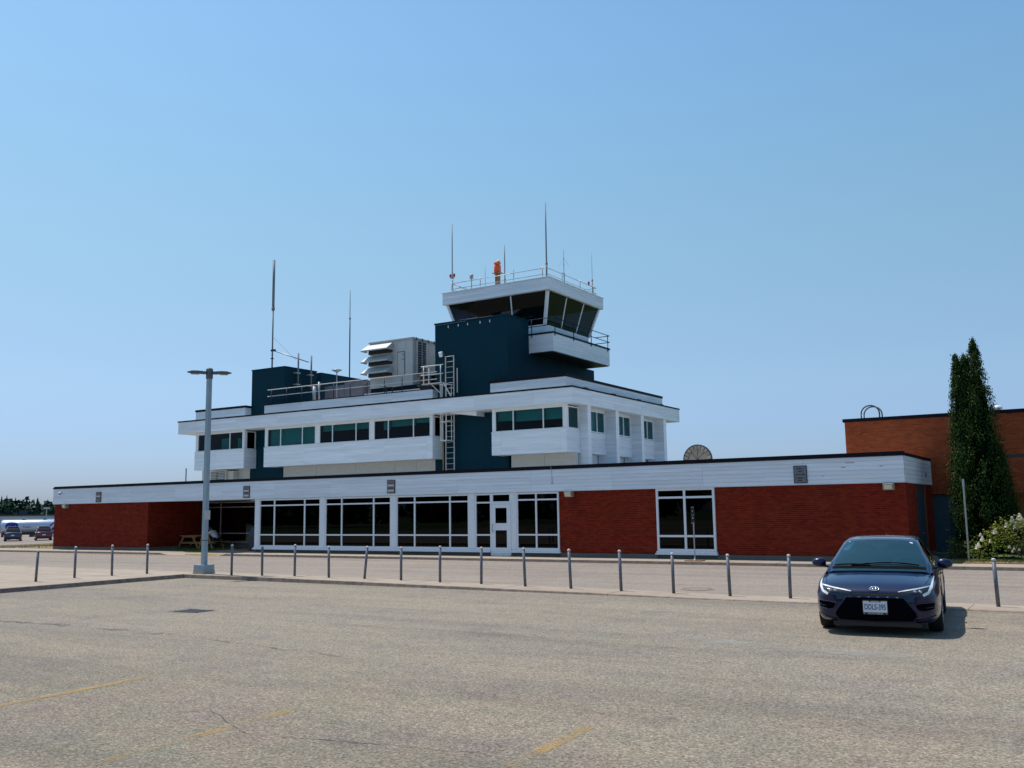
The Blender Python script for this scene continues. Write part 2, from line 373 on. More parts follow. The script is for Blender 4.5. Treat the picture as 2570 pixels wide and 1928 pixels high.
def window(root, face, p, a0, a1, z0, z1, am=(), zm=(), fw_=.06, glass='glass_low', d=.05, frame='trim', name='window', label=None, skip=()):
    mb = MB()
    fbox(mb, face, p, a0, a0 + fw_, -.06, d, z0, z1); fbox(mb, face, p, a1 - fw_, a1, -.06, d, z0, z1)
    fbox(mb, face, p, a0 + fw_, a1 - fw_, -.06, d, z0, z0 + fw_); fbox(mb, face, p, a0 + fw_, a1 - fw_, -.06, d, z1 - fw_, z1)
    for a in am: fbox(mb, face, p, a - fw_ * .5, a + fw_ * .5, -.055, d - .004, z0 + fw_, z1 - fw_)
    ed = [a0 + fw_ * .5] + list(am) + [a1 - fw_ * .5]; ze = [z0 + fw_ * .5] + list(zm) + [z1 - fw_ * .5]
    for z in zm:
        for e0, e1 in zip(ed, ed[1:]): fbox(mb, face, p, e0 + fw_ * .5, e1 - fw_ * .5, -.05, d - .008, z - fw_ * .45, z + fw_ * .45)
    w = mb.build(name, frame, root)
    if label: w['label'] = label
    k = 0
    for e0, e1 in zip(ed, ed[1:]):
        for g0, g1 in zip(ze, ze[1:]):
            if k not in skip:
                q = MB(); q.quad(FP(face, p, e0, 0, g0), FP(face, p, e1, 0, g0), FP(face, p, e1, 0, g1), FP(face, p, e0, 0, g1))
                q.build('pane', glass, w, recalc=False)
            k += 1
    return w
def text_mesh(s, size, mat, name, parent, M, align='CENTER', extrude=.002, bold=0.0, sx=1.0):
    cu = bpy.data.curves.new('t', 'FONT'); cu.body = s; cu.size = size; cu.align_x = align; cu.align_y = 'CENTER'
    cu.extrude = extrude; cu.offset = bold; cu.resolution_u = 2
    o = bpy.data.objects.new('t', cu); COL.objects.link(o)
    dg = bpy.context.evaluated_depsgraph_get(); me = bpy.data.meshes.new_from_object(o.evaluated_get(dg))
    bpy.data.objects.remove(o); bpy.data.curves.remove(cu)
    off, rz = ORIG[root_of(parent)]
    T = Matrix.Rotation(-rz, 4, 'Z') @ Matrix.Translation(-off) @ M @ Matrix.Diagonal((sx, 1, 1, 1))
    me.transform(T); me.materials.clear(); me.materials.append(MAT[mat]); me.name = name
    x = bpy.data.objects.new(name, me); COL.objects.link(x); x.parent = parent; return x
def text_front(x, y, z):      # text plane standing, readable from -Y
    return Matrix.Translation((x, y, z)) @ Matrix.Rotation(pi / 2, 4, 'X')
def ss(t): t = max(0.0, min(1.0, t)); return t * t * (3 - 2 * t)
def hgt(x, y): return -.75 * ss((-x - 58) / 34) - .60 * ss((-x - 112) / 20)
def sheet(name, xs, ys, dz, mat, parent=None):
    mb = MB(); n = len(ys); v = [(x, y, hgt(x, y) + dz) for x in xs for y in ys]
    f = [(i * n + j, (i + 1) * n + j, (i + 1) * n + j + 1, i * n + j + 1) for i in range(len(xs) - 1) for j in range(n - 1)]
    mb.add(v, f); o = mb.build(name, mat, parent, recalc=False)
    if parent is None: o['kind'] = 'structure'
    return o

# ================================================================== SETTING
def frange(a, b, s):
    o = []; x = a
    while x < b - 1e-6: o.append(x); x += s
    return o + [b]
sheet('ground', [-1500, -600, -300] + frange(-200, -50, 4) + [-30, 0, 40, 120, 400, 1500],
      [-1500, -500, -150, -60, 0, 20, 40, 60, 80, 120, 200, 400, 1500], -.045, 'grass')
sheet('dry_verge_slope', frange(-130, -50, 4), [28, 31.5, 40, 50, 62, 80], -.03, 'drygrass')
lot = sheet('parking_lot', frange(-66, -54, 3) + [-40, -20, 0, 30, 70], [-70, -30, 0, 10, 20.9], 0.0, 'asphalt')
sheet('road', frange(-66, -54, 3) + [-40, -20, 0, 30, 70], [20.6, 26, 31.85], .004, 'road')
sheet('far_parking_lot', frange(-200, -92, 4), frange(50, 118, 4), .012, 'road')
def kerb_top(x): return .12 + (.03 - .12) * max(0, min(1, (x + 21) / 14))
def front_y(x): return 20.45 + (x + 25) * (19.83 - 20.45) / 23.6
# traffic island with a low kerb
isl = emp('traffic_island', (-13, 20.9, 0)); isl['kind'] = 'structure'
xs = frange(-25.1, 34, 1.52)
seg_id = 0
for a, b in zip(xs, xs[1:]):
    g = .012
    mb = MB()
    za, zb = kerb_top(a), kerb_top(b); ya, yb = front_y(a), front_y(b); jz = rnd.uniform(-.004, .004)
    v = [(a + g, ya, -.01), (b, yb, -.01), (b, yb + 1.1, -.01), (a + g, ya + 1.1, -.01),
         (a + g, ya + .02, za - .012 + jz), (b, yb + .02, zb - .012 + jz), (b, yb + .05, zb + jz), (a + g, ya + .05, za + jz),
         (b, yb + 1.1, zb + jz), (a + g, ya + 1.1, za + jz)]
    mb.add(v, [(0, 1, 5, 4), (7, 6, 8, 9), (3, 9, 8, 2), (0, 4, 7, 9, 3), (1, 2, 8, 6, 5)]); mb.build('slab', 'concrete', isl)
    km = MB(); km.add([v[4], v[5], v[6], v[7]], [(0, 1, 2, 3)])
    km.quad((a + g, ya - .004, -.01), (b, yb - .004, -.01), (b, yb + .016, zb - .012 + jz), (a + g, ya + .016, za - .012 + jz)); km.build('kerb', 'kerb', isl)
# wide pad at the left with its kerb
pad = emp('pavement', (-40, 15, 0)); pad['kind'] = 'structure'
part('paving', 'concrete', pad, [(-62, -25.1, 2, 21.45, -.02, .12)])
mb = MB()
for y0, y1 in zip(frange(2, 20.4, 2.3), frange(2, 20.4, 2.3)[1:]):
    mb.add([(-25.02, y0 + .01, -.01), (-25.02, y1, -.01), (-25.07, y1, .115), (-25.07, y0 + .01, .115), (-25.13, y0 + .01, .124), (-25.13, y1, .124)], [(0, 1, 2, 3), (3, 2, 5, 4)])
mb.build('kerb', 'kerb', pad)
mb = MB()
for x in (-27.2, -29.6, -32.0, -34.4): mb.box(x, x + .015, 4, 21.4, .1195, .1215)
for y in (19.0, 16.6, 14.2): mb.box(-40, -25.2, y, y + .015, .1195, .1215)
mb.build('joint', 'kerb', pad)
# sidewalk before the building
sw = emp('sidewalk', (-25, 32.5, 0)); sw['kind'] = 'structure'
def swseg(x0, x1, z0=.11, z1=.11):
    mb = MB(); j = rnd.uniform(-.004, .003)
    v = [(x0 + .01, 31.78, -.01), (x1, 31.78, -.01), (x1, 31.80, z1 - .01), (x0 + .01, 31.80, z0 - .01), (x0 + .01, 31.84, z0 + j), (x1, 31.84, z1 + j), (x1, 33.8, .11 + j), (x0 + .01, 33.8, .11 + j)]
    mb.add(v, [(4, 5, 6, 7), (3, 2, 5, 4)]); mb.build('slab', 'concrete', sw)
    km = MB(); km.quad((x0 + .01, 31.775, -.01), (x1, 31.775, -.01), (x1, 31.797, z1 - .008), (x0 + .01, 31.797, z0 - .008)); km.build('kerb', 'kerb', sw)
for x in frange(-64, -40.9, 1.92)[:-1]: swseg(x, min(x + 1.92, -40.9))
swseg(-40.9, -40.3, .11, .02); swseg(-40.3, -38.3, .02, .02); swseg(-38.3, -36.6, .02, .02); swseg(-36.6, -36.0, .02, .11)
for x in frange(-36.0, 26, 1.9)[:-1]: swseg(x, x + 1.9)
part('tactile_strip', 'tactile', sw, [(-39.0, -36.9, 31.86, 32.45, .03, .052)])
part('path', 'concrete', sw, [])
mb = MB(); mb.prism([(-39.3, 33.4), (-35.7, 33.4), (-35.7, 37.1), (-40.6, 37.1)], .10, .118); mb.build('path_slab', 'concrete', sw)
for o in list(sw.children):
    if o.name.startswith('path') and not o.data.vertices: bpy.data.objects.remove(o)
# lawn in the recess and at the right end
mb = MB(); mb.prism([(-44, 33.42), (-39.3, 33.42), (-40.6, 37.1), (-44, 37.1)], .05, .125); g = mb.build('lawn', 'grass', None); g['kind'] = 'structure'
mb = MB(); mb.box(-5.4, 26, 33.3, 41, .02, .13); g = mb.build('planting_bed', 'grass', None); g['kind'] = 'structure'
mb = MB(); mb.quad((-4.6, 33.3, .134), (26, 33.3, .134), (26, 34.5, .134), (-4.3, 34.5, .134)); g = mb.build('dry_verge', 'drygrass', None, recalc=False); g['kind'] = 'structure'

def blades(name, n, fx, h, mat, label, kind='stuff', cat='grass'):
    mb = MB()
    for _ in range(n):
        x, y, z = fx(); a = rnd.uniform(0, pi); w = rnd.uniform(.006, .014); hh = h * rnd.uniform(.5, 1.3); l = rnd.uniform(-.5, .5) * hh
        mb.add([(x - cos(a) * w, y - sin(a) * w, z), (x + cos(a) * w, y + sin(a) * w, z), (x + l, y + l * .5, z + hh)], [(0, 1, 2)], rnd.uniform(.02, 1))
    o = mb.build(name, mat, None, recalc=False); tag(o, label, cat, None, kind); return o
def _f():
    x = rnd.uniform(-92, -52.8); y = rnd.uniform(33.9, 50) if x > -75 else rnd.uniform(36, 62); return x, y, hgt(x, y) - .03
blades('dry_grass', 9000, _f, .12, 'blade', 'dry straw coloured grass sloping down left of the brick end wall')
blades('lawn_grass', 2500, lambda: (rnd.uniform(-43.9, -39.8), rnd.uniform(33.45, 37), .12), .08, 'bush', 'dark green grass in the shaded recess under the picnic table')
blades('verge_grass', 2500, lambda: (rnd.uniform(-4.6, 3), rnd.uniform(33.35, 34.6), .13), .07, 'blade', 'thin dry grass along the sidewalk in front of the flowering bush')

# ---- marks on the parking lot
def ribbon(pts, w, z, name, mat, parent, wob=0.0):
    mb = MB(); P = [Vector((x, y, z)) for x, y in pts]
    L = []; R = []
    for i, p in enumerate(P):
        d = (P[min(i + 1, len(P) - 1)] - P[max(i - 1, 0)]).normalized(); s = Vector((-d.y, d.x, 0)); ww = w * (1 + rnd.uniform(-wob, wob)) / 2
        L.append(p + s * ww); R.append(p - s * ww)
    for i in range(len(P) - 1): mb.quad(R[i], R[i + 1], L[i + 1], L[i])
    return mb.build(name, mat, parent, recalc=False)
def wander(a, b, n, amp):
    a = Vector(a); b = Vector(b); d = (b - a).normalized(); s = Vector((-d.y, d.x)); o = 0; r = []
    for i in range(n + 1):
        o = o * .8 + rnd.uniform(-amp, amp); p = a.lerp(b, i / n) + s * o; r.append((p.x, p.y))
    return r
for i, (x, y0, y1) in enumerate([(-10.1, 4.2, 7.95), (-7.05, 3.2, 7.95), (-4.0, 4.0, 8.05), (-13.2, 4.6, 7.9), (-.95, 4.3, 8.1)]):
    ribbon([(x - .04 * k, y0 + (y1 - y0) * k / 5) for k in range(5, -1, -1)], .13, .004, 'stall_line', 'stall', lot)
ribbon(wander((-8.0, 6.9), (-6.85, 6.33), 10, .02), .014, .004, 'crack', 'crack', lot, .6)
ribbon(wander((-6.85, 6.33), (-4.2, 6.85), 26, .02), .011, .004, 'crack', 'crack', lot, .6)
ribbon(wander((-4.2, 6.85), (-1.0, 7.2), 24, .03), .009, .004, 'crack', 'crack', lot, .6)
ribbon(wander((-19.5, 10.7), (-12.7, 10.8), 60, .05), .16, .004, 'worn_seam', 'stain_dark', lot, .9)
ribbon(wander((-12.9, 10.78), (-9.2, 10.2), 40, .04), .05, .004, 'crack', 'stain_dark', lot, .9)
ribbon(wander((-20.3, 14.7), (-20.4, 20.2), 20, .02), .012, .004, 'crack', 'crack', lot, .5)
ribbon(wander((-20.3, 14.7), (-13.0, 13.2), 30, .03), .011, .004, 'crack', 'crack', lot, .7)
ribbon(wander((-13.5, 13.1), (-1.0, 13.0), 40, .05), .009, .004, 'crack', 'crack', lot, .7)
ribbon(wander((-5.6, 13.9), (-2.2, 13.5), 16, .06), .42, .004, 'stain', 'stain', lot, .6)
def blob(cx, cy, rx, ry, rot, name, mat, z=.004):
    n = 26; pts = []
    for i in range(n):
        t = 2 * pi * i / n; r = 1 + rnd.uniform(-.16, .16); x, y = rx * r * cos(t), ry * r * sin(t)
        pts.append((cx + x * cos(rot) - y * sin(rot), cy + x * sin(rot) + y * cos(rot), z))
    mb = MB(); mb.add(pts, [tuple(range(n))]); return mb.build(name, mat, lot, recalc=False)
blob(-16.3, 13.57, .55, .34, .5, 'sunken_patch', 'stain_dark')
blob(-11.4, 7.2, .2, .10, 0, 'oil_stain', 'stain_dark', .005); blob(-3.9, 8.9, .16, .05, .3, 'oil_stain', 'stain_dark')
dg = MB()
for i in range(7): dg.box(-16.62 + i * .1, -16.57 + i * .1, 13.4, 13.74, .001, .012)
dg.box(-16.66, -15.94, 13.36, 13.40, .001, .014); dg.box(-16.66, -15.94, 13.74, 13.78, .001, .014)
dg.build('drain_grate', 'dark', lot)
mb = MB(); mb.lathe((-8.6, 22.4, .006), [(.36, 0), (.36, .006), (.42, .006), (.42, 0)], 28, 'z', False); mb.lathe((-8.6, 22.4, .006), [(.33, 0), (.33, .004), (.02, .005)], 28); mhole = mb.build('manhole_cover', 'kerb', None)
tag(mhole, 'round manhole cover set in the road behind the bollards', 'manhole cover')

# ================================================================== bricks
BR_W, BR_H, BR_D = .190, .058, .012
CAMP = Vector((0, 0, H_EYE))
def collect_bricks(face, p, a0, a1, z0, z1, out):
    rows = int(round((z1 - z0) / .0680)); h = (z1 - z0) / rows
    for r in range(rows):
        a = a0 + (-.1 if r % 2 else 0.0)
        while a < a1 - .02:
            s, e = max(a, a0), min(a + BR_W, a1)
            if e - s > .03: out.append((face, p, s, e, z0 + r * h + .005, h - .010, rnd.random(), rnd.uniform(-.0015, .002)))
            a += .200
def lay_bricks(root, lst, mat, nmax=300):
    ref = ORIG[root][0]
    full = [b for b in lst if abs(b[3] - b[2] - BR_W) < 1e-4 and b[0] == 'S']
    full.sort(key=lambda b: (Vector(FP(b[0], b[1], b[2], 0, b[4])) - CAMP).length)
    pick = set(id(b) for b in full[:nmax]); meshes = {}
    rest = MB()
    for b in lst:
        face, p, s, e, z, h, tone, j = b
        if id(b) in pick:
            k = (int(tone * 8), round(h, 4))
            if k not in meshes:
                q = MB(); v = [FP(face, 0, x, d, zz) for d in (-.002, BR_D) for zz in (0, h) for x in (0, BR_W)]
                q.add(v, [(4, 5, 7, 6), (0, 1, 5, 4), (2, 6, 7, 3), (0, 4, 6, 2), (1, 3, 7, 5)], max(.01, k[0] / 8)); meshes[k] = q.mesh('brick', mat)
            o = bpy.data.objects.new('brick', meshes[k]); COL.objects.link(o); o.parent = root
            o.location = Vector(FP(face, p, s, j, z)) - ref
        else:
            v = [FP(face, p, x, d, zz) for d in (-.002, BR_D + j) for zz in (z, z + h) for x in (s, e)]
            rest.add(v, [(4, 5, 7, 6), (0, 1, 5, 4), (2, 6, 7, 3), (0, 4, 6, 2), (1, 3, 7, 5)], max(.01, tone))
    o = rest.build('brickwork', mat, root, recalc=True); o['kind'] = 'stuff'

# ================================================================== TERMINAL (low brick wing)
FY = 33.4
T = thing('terminal_building', 'long low brick terminal with white board fascia and black framed window wall', 'terminal building', (-29, FY, .11))
for bx_ in [(-52.5, -44.0, FY, FY + .25, .27, 2.76), (-18.5, -14.3, FY, FY + .25, .27, 2.76), (-12.0, -5.45, FY, FY + .25, .27, 2.76),
     (-44.25, -44.0, FY + .25, 37.3, .27, 2.76), (-5.70, -5.45, FY + .25, 35.4, .27, 2.76), (-52.5, -52.3, FY + .25, 48, .1, 2.76), (-5.72, -5.46, 37.6, 39.2, .1, 2.76)]: part('wall', 'mortar', T, [bx_])
for bx_ in [(-52.48, -44.0, FY - .03, FY + .24, .0, .268), (-18.5, -14.3, FY - .03, FY + .24, 0, .268), (-12.0, -5.43, FY - .03, FY + .24, 0, .268),
     (-35.7, -18.5, FY + .02, FY + .24, 0, .26), (-14.3, -12.0, FY + .02, FY + .24, 0, .26), (-44.2, -35.7, 37.12, 37.3, 0, .40), (-43.99, -43.97, FY + .24, 37.1, 0, .268)]: part('foundation', 'foundation', T, [bx_])
bl = []
collect_bricks('S', FY, -52.5, -44.0, .275, 2.712, bl); collect_bricks('S', FY, -18.5, -14.32, .275, 2.712, bl)
collect_bricks('S', FY, -11.98, -5.45, .275, 2.712, bl); collect_bricks('E', -44.0, FY, 37.1, .275, 2.712, bl)
collect_bricks('E', -5.45, FY, 35.4, .275, 2.712, bl); collect_bricks('E', -5.46, 37.6, 39.1, .275, 2.7, bl)
lay_bricks(T, bl, 'brick')
roof = part('roof', 'roofing', T, [(-52.4, -5.6, FY + .3, 56, 3.30, 3.56)])
fas = part('fascia', 'siding', T, [(-52.57, -5.44, FY - .09, FY + .24, 2.72, 3.60), (-5.66, -5.43, FY + .24, 39.0, 2.70, 3.60), (-52.57, -52.35, FY + .24, 48, 2.72, 3.60)])
part('soffit', 'trim', T, [(-43.98, -35.72, FY + .25, 37.2, 2.74, 2.80)])
SE = [-48.97 - 3.66 * 0, -45.4, -41.7, -38.05, -34.4, -30.7, -27.05, -23.4, -19.75, -16.08, -12.4, -8.73]
boards(fas, 'S', FY - .09, -52.56, -5.44, 2.735, 3.595, 6, SE)
boards(fas, 'E', -5.43, FY - .08, 39.0, 2.715, 3.595, 6, [35.58])
part('cap', 'cap', T, [(-52.60, -5.40, FY - .13, FY + .32, 3.602, 3.675), (-52.55, -5.45, FY - .09, FY + .3, 3.676, 3.745), (-5.70, -5.40, FY + .33, 39.05, 3.602, 3.70), (-52.6, -52.3, FY + .33, 48, 3.602, 3.70)])
part('drip_edge', 'trim', T, [(-52.57, -5.42, FY - .115, FY - .02, 2.712, 2.733)])
# window wall
W1 = [(-35.42, -31.34, (-34.39, -32.38)), (-31.06, -27.08, (-30.03, -28.11)), (-26.80, -22.85, (-25.77, -23.86))]
for a, b, mm in W1:
    window(T, 'S', FY - .02, a, b, .39, 2.70, mm, (.965, 2.385), .07)
window(T, 'S', FY - .02, -22.56, -21.72, .39, 2.70, (), (.975, 2.32), .07)
window(T, 'S', FY - .02, -21.72, -20.76, 2.29, 2.70, (), (), .07, label='small transom window over the white door')
window(T, 'S', FY - .02, -20.50, -18.50, .39, 2.70, (-19.56,), (.985, 2.40), .07)
window(T, 'S', FY - .02, -14.30, -12.0, .39, 2.712, (-13.17,), (.945, 2.37), .085, label='two pane wide window set between brick walls')
for a, b in ((-35.71, -35.42), (-31.34, -31.06), (-27.08, -26.80), (-22.85, -22.56), (-20.76, -20.50)):
    part('post', 'trim', T, [(a + .002, b - .002, FY - .085, FY + .1, .395, 2.71)])
for bx_ in [(-35.74, -21.76, FY - .11, FY + .08, .32, .388), (-20.74, -18.48, FY - .11, FY + .08, .32, .388), (-35.78, -21.76, FY - .16, FY + .06, .262, .318), (-20.74, -18.44, FY - .16, FY + .06, .262, .318),
     (-14.33, -11.97, FY - .11, FY + .08, .32, .388), (-14.36, -11.94, FY - .16, FY + .06, .262, .318)]: part('sill', 'trim', T, [bx_])
# door: leaf with two panes and a pull handle
dm = MB(); DX0, DX1 = -21.70, -20.79; y0, y1 = FY - .10, FY - .05
dm.box(DX0 - .05, DX0, FY - .10, FY, .14, 2.29); dm.box(DX1, DX1 + .03, FY - .10, FY, .14, 2.29); dm.box(DX0, DX1, FY - .10, FY, 2.24, 2.29); dm.box(DX0, DX1, FY - .12, FY, .12, .20)
for a, b, c, d in ((DX0, -21.52, .21, 2.235), (-20.96, DX1, .21, 2.235), (-21.519, -20.961, 2.09, 2.235), (-21.519, -20.961, 1.17, 1.46), (-21.519, -20.961, .21, .46)): dm.box(a, b, y0 + .012, y1, c, d)
door = dm.build('door', 'trim', T); door['label'] = 'white glazed door in the window wall'
for z0, z1 in ((.46, 1.17), (1.46, 2.09)):
    q = MB(); q.quad((-21.52, FY - .065, z0), (-20.96, FY - .065, z0), (-20.96, FY - .065, z1), (-21.52, FY - .065, z1)); q.build('pane', 'glass_low', door, recalc=False)
hb = MB(); hb.path([(-21.62, FY - .10, 1.10), (-21.62, FY - .17, 1.13), (-21.62, FY - .17, 1.38), (-21.62, FY - .10, 1.41)], .016); hb.build('handle', 'galv', door)
# recess glazing
window(T, 'S', 37.1, -44.0, -39.4, .40, 2.68, (-42.45,), (.93, 2.38), .06, frame='galv', label='shaded window wall at the back of the recess')
window(T, 'S', 37.1, -39.4, -35.72, .40, 2.68, (-37.5,), (.93, 2.38), .06, frame='galv', label='shaded window wall at the back of the recess')
part('return_wall', 'trim', T, [(-35.75, -35.71, FY - .02, 37.1, .2, 2.71)])
# interior shell behind the glass
it = MB()
it.box(-43.9, -5.8, 43.0, 43.1, .1, 2.72); it.box(-43.9, -5.8, 37.4, 43, .10, .12); it.box(-35.6, -5.8, FY + .3, 37.39, .10, .12)
it.box(-43.9, -35.7, 37.4, 43, 2.71, 2.73); it.box(-35.69, -5.8, FY + .3, 43, 2.71, 2.73); it.box(-5.9, -5.8, FY + .3, 43, .13, 2.70)
it.box(-24.6, -24.45, 36, 43, .13, 2.70); it.box(-14.4, -14.35, 33.7, 43, .13, 2.70)
for x in (-33, -29, -26.3): it.box(x, x + 1.6, 36.5, 37.2, .13, .95); it.box(x, x + 1.6, 36.4, 36.5, .13, 1.2)
it.build('interior', 'interior', T)
cl = MB()
for x in (-34, -31, -28, -25.8, -21, -13.4):
    for y in (35, 38): cl.box(x, x + 1.15, y, y + .28, 2.69, 2.706)
cl.build('ceiling_panel', 'trim', T)
# right end: teal door panel on the side
part('side_door', 'teal_door', T, [(-5.62, -5.52, 35.45, 37.55, .13, 2.68)])
sd = MB(); sd.path([(-5.51, 36.6, .98), (-5.45, 36.6, .98), (-5.45, 36.45, .98)], .014); sd.build('handle', 'galv', T)
for x_, z_, l_ in ((-7.3, 3.412, .28), (-7.45, 3.268, .16), (-8.1, 2.99, .05), (-6.2, 3.27, .10)): part('dent', 'ink', T, [(x_, x_ + l_, FY - .113, FY - .106, z_, z_ + .012)])
part('knob_hole', 'ink', T, [(-5.43 + .001, -5.40, 37.55, 37.68, 2.98, 3.12)])

# fascia signs
for i, (x0, x1, z0, z1, lab) in enumerate([(-48.45, -47.98, 2.77, 3.35, 'narrow brown grey sign panel on the fascia near its left end'),
        (-36.52, -36.06, 2.79, 3.38, 'brown grey sign with white bars on the fascia just right of the lamp post'),
        (-27.27, -26.82, 2.82, 3.41, 'brown grey sign panel with white bars on the fascia over the long window wall'),
        (-9.06, -8.60, 2.77, 3.38, 'grey sign panel with a dark double arrow on the right part of the fascia')]):
    t = thing('wall_sign', lab, 'sign', ((x0 + x1) / 2, FY - .12, z0), 'sign panels on the fascia')
    part('frame', 'ink', t, [(x0, x1, FY - .135, FY - .112, z0, z1)])
    part('face', 'signgrey' if i == 3 else 'signbrown', t, [(x0 + .025, x1 - .025, FY - .142, FY - .137, z0 + .025, z1 - .025)])
    h = z1 - z0; w = x1 - x0; cx = (x0 + x1) / 2
    if i == 3:
        mb = MB(); y = FY - .1455
        for zc, ww in ((.83, .62), (.68, .40), (.30, .74), (.16, .46)):
            n = int(ww * w / .032); s = cx - n * .032 / 2
            for k in range(n):
                if rnd.random() < .9: mb.box(s + k * .032, s + k * .032 + .024, y, y + .003, z0 + zc * h - .022, z0 + zc * h + rnd.choice((.016, .022)))
        mb.build('lettering', 'ink', t)
        mb = MB(); z = z0 + .5 * h; mb.box(cx - .11, cx + .11, y, y + .003, z - .012, z + .012)
        for s in (-1, 1): mb.add([(cx + s * .10, y - .0005, z - .036), (cx + s * .10, y - .0005, z + .036), (cx + s * .16, y - .0005, z)], [(0, 1, 2)])
        mb.build('double_arrow', 'ink', t)
    else:
        mb = MB(); y = FY - .1455
        for zc in ((.52, .12) if i else (.50,)): mb.box(x0 + .045, x1 - .045, y, y + .003, z0 + zc * h - .0, z0 + zc * h + .085)
        mb.build('white_bar', 'signlight', t)
        mb = MB()
        for zc in (.70, .44, .33): mb.box(x0 + .07, x1 - .09, y, y + .003, z0 + zc * h, z0 + zc * h + .022)
        mb.build('dark_bar', 'ink', t)
# wall pack lights
for x0, lab in ((-51.5, 'tan wall light under the fascia at the far left brick wall'), (-18.18, 'tan wall light under the fascia right of the window wall'), (-6.14, 'tan wall light under the fascia at the right brick corner')):
    t = thing('wall_light', lab, 'wall light', (x0 + .17, FY, 2.5), 'wall lights under the fascia')
    mb = MB(); a, b = x0, x0 + .36
    mb.add([(a, FY - .13, 2.70), (b, FY - .13, 2.70), (b, FY - .01, 2.70), (a, FY - .01, 2.70), (a + .02, FY - .26, 2.67), (b - .02, FY - .26, 2.67), (a, FY - .17, 2.47), (b, FY - .17, 2.47), (b, FY - .015, 2.47), (a, FY - .015, 2.47)],
           [(0, 1, 2, 3), (0, 4, 5, 1), (4, 6, 7, 5), (6, 9, 8, 7), (0, 3, 9, 6, 4), (1, 5, 7, 8, 2)])
    mb.build('case', 'beige_lamp', t)
    mb = MB(); mb.add([(a + .06, FY - .252, 2.645), (b - .06, FY - .252, 2.645), (b - .055, FY - .190, 2.50), (a + .055, FY - .190, 2.50)], [(0, 1, 2, 3)]); mb.build('lens', 'lens', t, recalc=False)
t = thing('security_camera', 'small white dome camera on the fascia at the left end', 'security camera', (-51.78, FY - .12, 3.3))
mb = MB(); mb.lathe((-51.78, FY - .20, 3.34), [(.0, .08), (.05, .07), (.075, .02), (.075, 0)], 12); mb.box(-51.81, -51.75, FY - .2, FY - .11, 3.40, 3.43); mb.build('housing', 'trim', t, True)
mb = MB(); mb.lathe((-51.78, FY - .20, 3.27), [(.01, 0), (.05, .02), (.062, .068)], 12); mb.build('dome', 'black', t, True)
mb = MB(); mb.path([(-18.78, FY - .02, 3.76), (-18.78, FY - .15, 3.74), (-18.77, FY - .14, 3.55), (-18.75, FY - .125, 3.12)], .008, 5)
mb.path([(-18.75 + .035 * sin(k * pi / 6), FY - .125, 3.06 + .055 * cos(k * pi / 6)) for k in range(13)], .007, 5)
tag(mb.build('loose_cable', 'galv', None), 'thin loose cable hanging over the fascia above the right windows', 'cable')
t = thing('flag_bracket', 'slim dark pipe standing on the low roof left of the lamp post', 'roof pipe', (-44.2, 36, 3.56))
mb = MB(); mb.tube((-44.2, 36, 3.55), (-44.2, 36, 4.62), .03); mb.build('pipe', 'dark', t)
# satellite dish behind the low roof
t = thing('satellite_dish', 'round tan segmented dish with spokes rising behind the low roof', 'dish', (-14.3, 38, 3.56))
DC = Vector((-14.32, 38, 3.99)); 
mb = MB()
for k in range(20):
    a0, a1 = 2 * pi * k / 20 + .03, 2 * pi * (k + 1) / 20 - .03; v = []
    for d in (0, .07):
        for r_, a in ((.44, a0), (.60, a0), (.60, a1), (.44, a1)): v.append(DC + Vector((r_ * cos(a), -d, r_ * sin(a))))
    q = MB(); q.add(v, [(0, 1, 2, 3), (4, 5, 6, 7), (0, 1, 5, 4), (1, 2, 6, 5), (2, 3, 7, 6), (3, 0, 4, 7)]); q.build('rim_panel', 'dish', t)
mb.lathe(DC + Vector((0, .02, 0)), [(.60, 0), (.635, 0), (.635, -.1), (.60, -.1), (.60, 0)], 40, 'y', False); mb.build('rim', 'dark', t)
mb = MB(); mb.lathe(DC + Vector((0, .03, 0)), [(.02, .05), (.3, .03), (.61, .0)], 30, 'y'); mb.build('back_panel', 'dish', t)
mb = MB()
for a in (.25, .5, .75): mb.tube(DC + Vector((0, -.12, 0)), DC + Vector((.44 * cos(a * pi), -.02, .44 * sin(a * pi))), .012)
mb.tube((-14.32, 38.05, 3.5), (-14.32, 38.05, 4.0), .05); mb.build('strut', 'dark', t)

# ================================================================== ANNEX (brick, right)
AY = 39.3
A = thing('brick_annex', 'taller orange brick annex behind the right end of the terminal', 'building', (0, AY, .1))
for bx_ in [(-8.55, 14, AY, AY + .3, 2.36, 5.30), (-8.55, -8.3, AY + .3, 52, 2.36, 5.3), (-8.4, -4.25, AY + .25, AY + .5, .1, 2.36), (-4.25, 14, 41.0, 41.2, .1, 2.5), (-4.45, -4.26, AY + .5, 41, .1, 2.36)]: part('wall', 'mortar2', A, [bx_])
part('soffit', 'dark', A, [(-4.25, 14, AY + .3, 41.0, 2.365, 2.44)])
part('roof', 'roofing', A, [(-8.4, 14, AY + .3, 52, 5.0, 5.2)])
bl = []; collect_bricks('S', AY, -8.55, 6.5, 2.37, 5.30, bl); collect_bricks('S', AY + .25, -6.5, -5.55, .15, 2.35, bl); lay_bricks(A, bl, 'brick2')
part('cap', 'cap', A, [(-8.62, 14, AY - .06, AY + .4, 5.302, 5.43), (-8.62, -8.2, AY + .4, 52, 5.302, 5.42)])
part('dark_band', 'dark', A, [(-3.6, 14, AY - .03, AY + .01, 3.66, 3.76)])
for bx_ in [(-5.50, -4.92, AY + .16, AY + .24, .16, 2.33), (-4.90, -4.30, AY + .16, AY + .24, .16, 2.33)]: part('door', 'teal_door', A, [bx_])
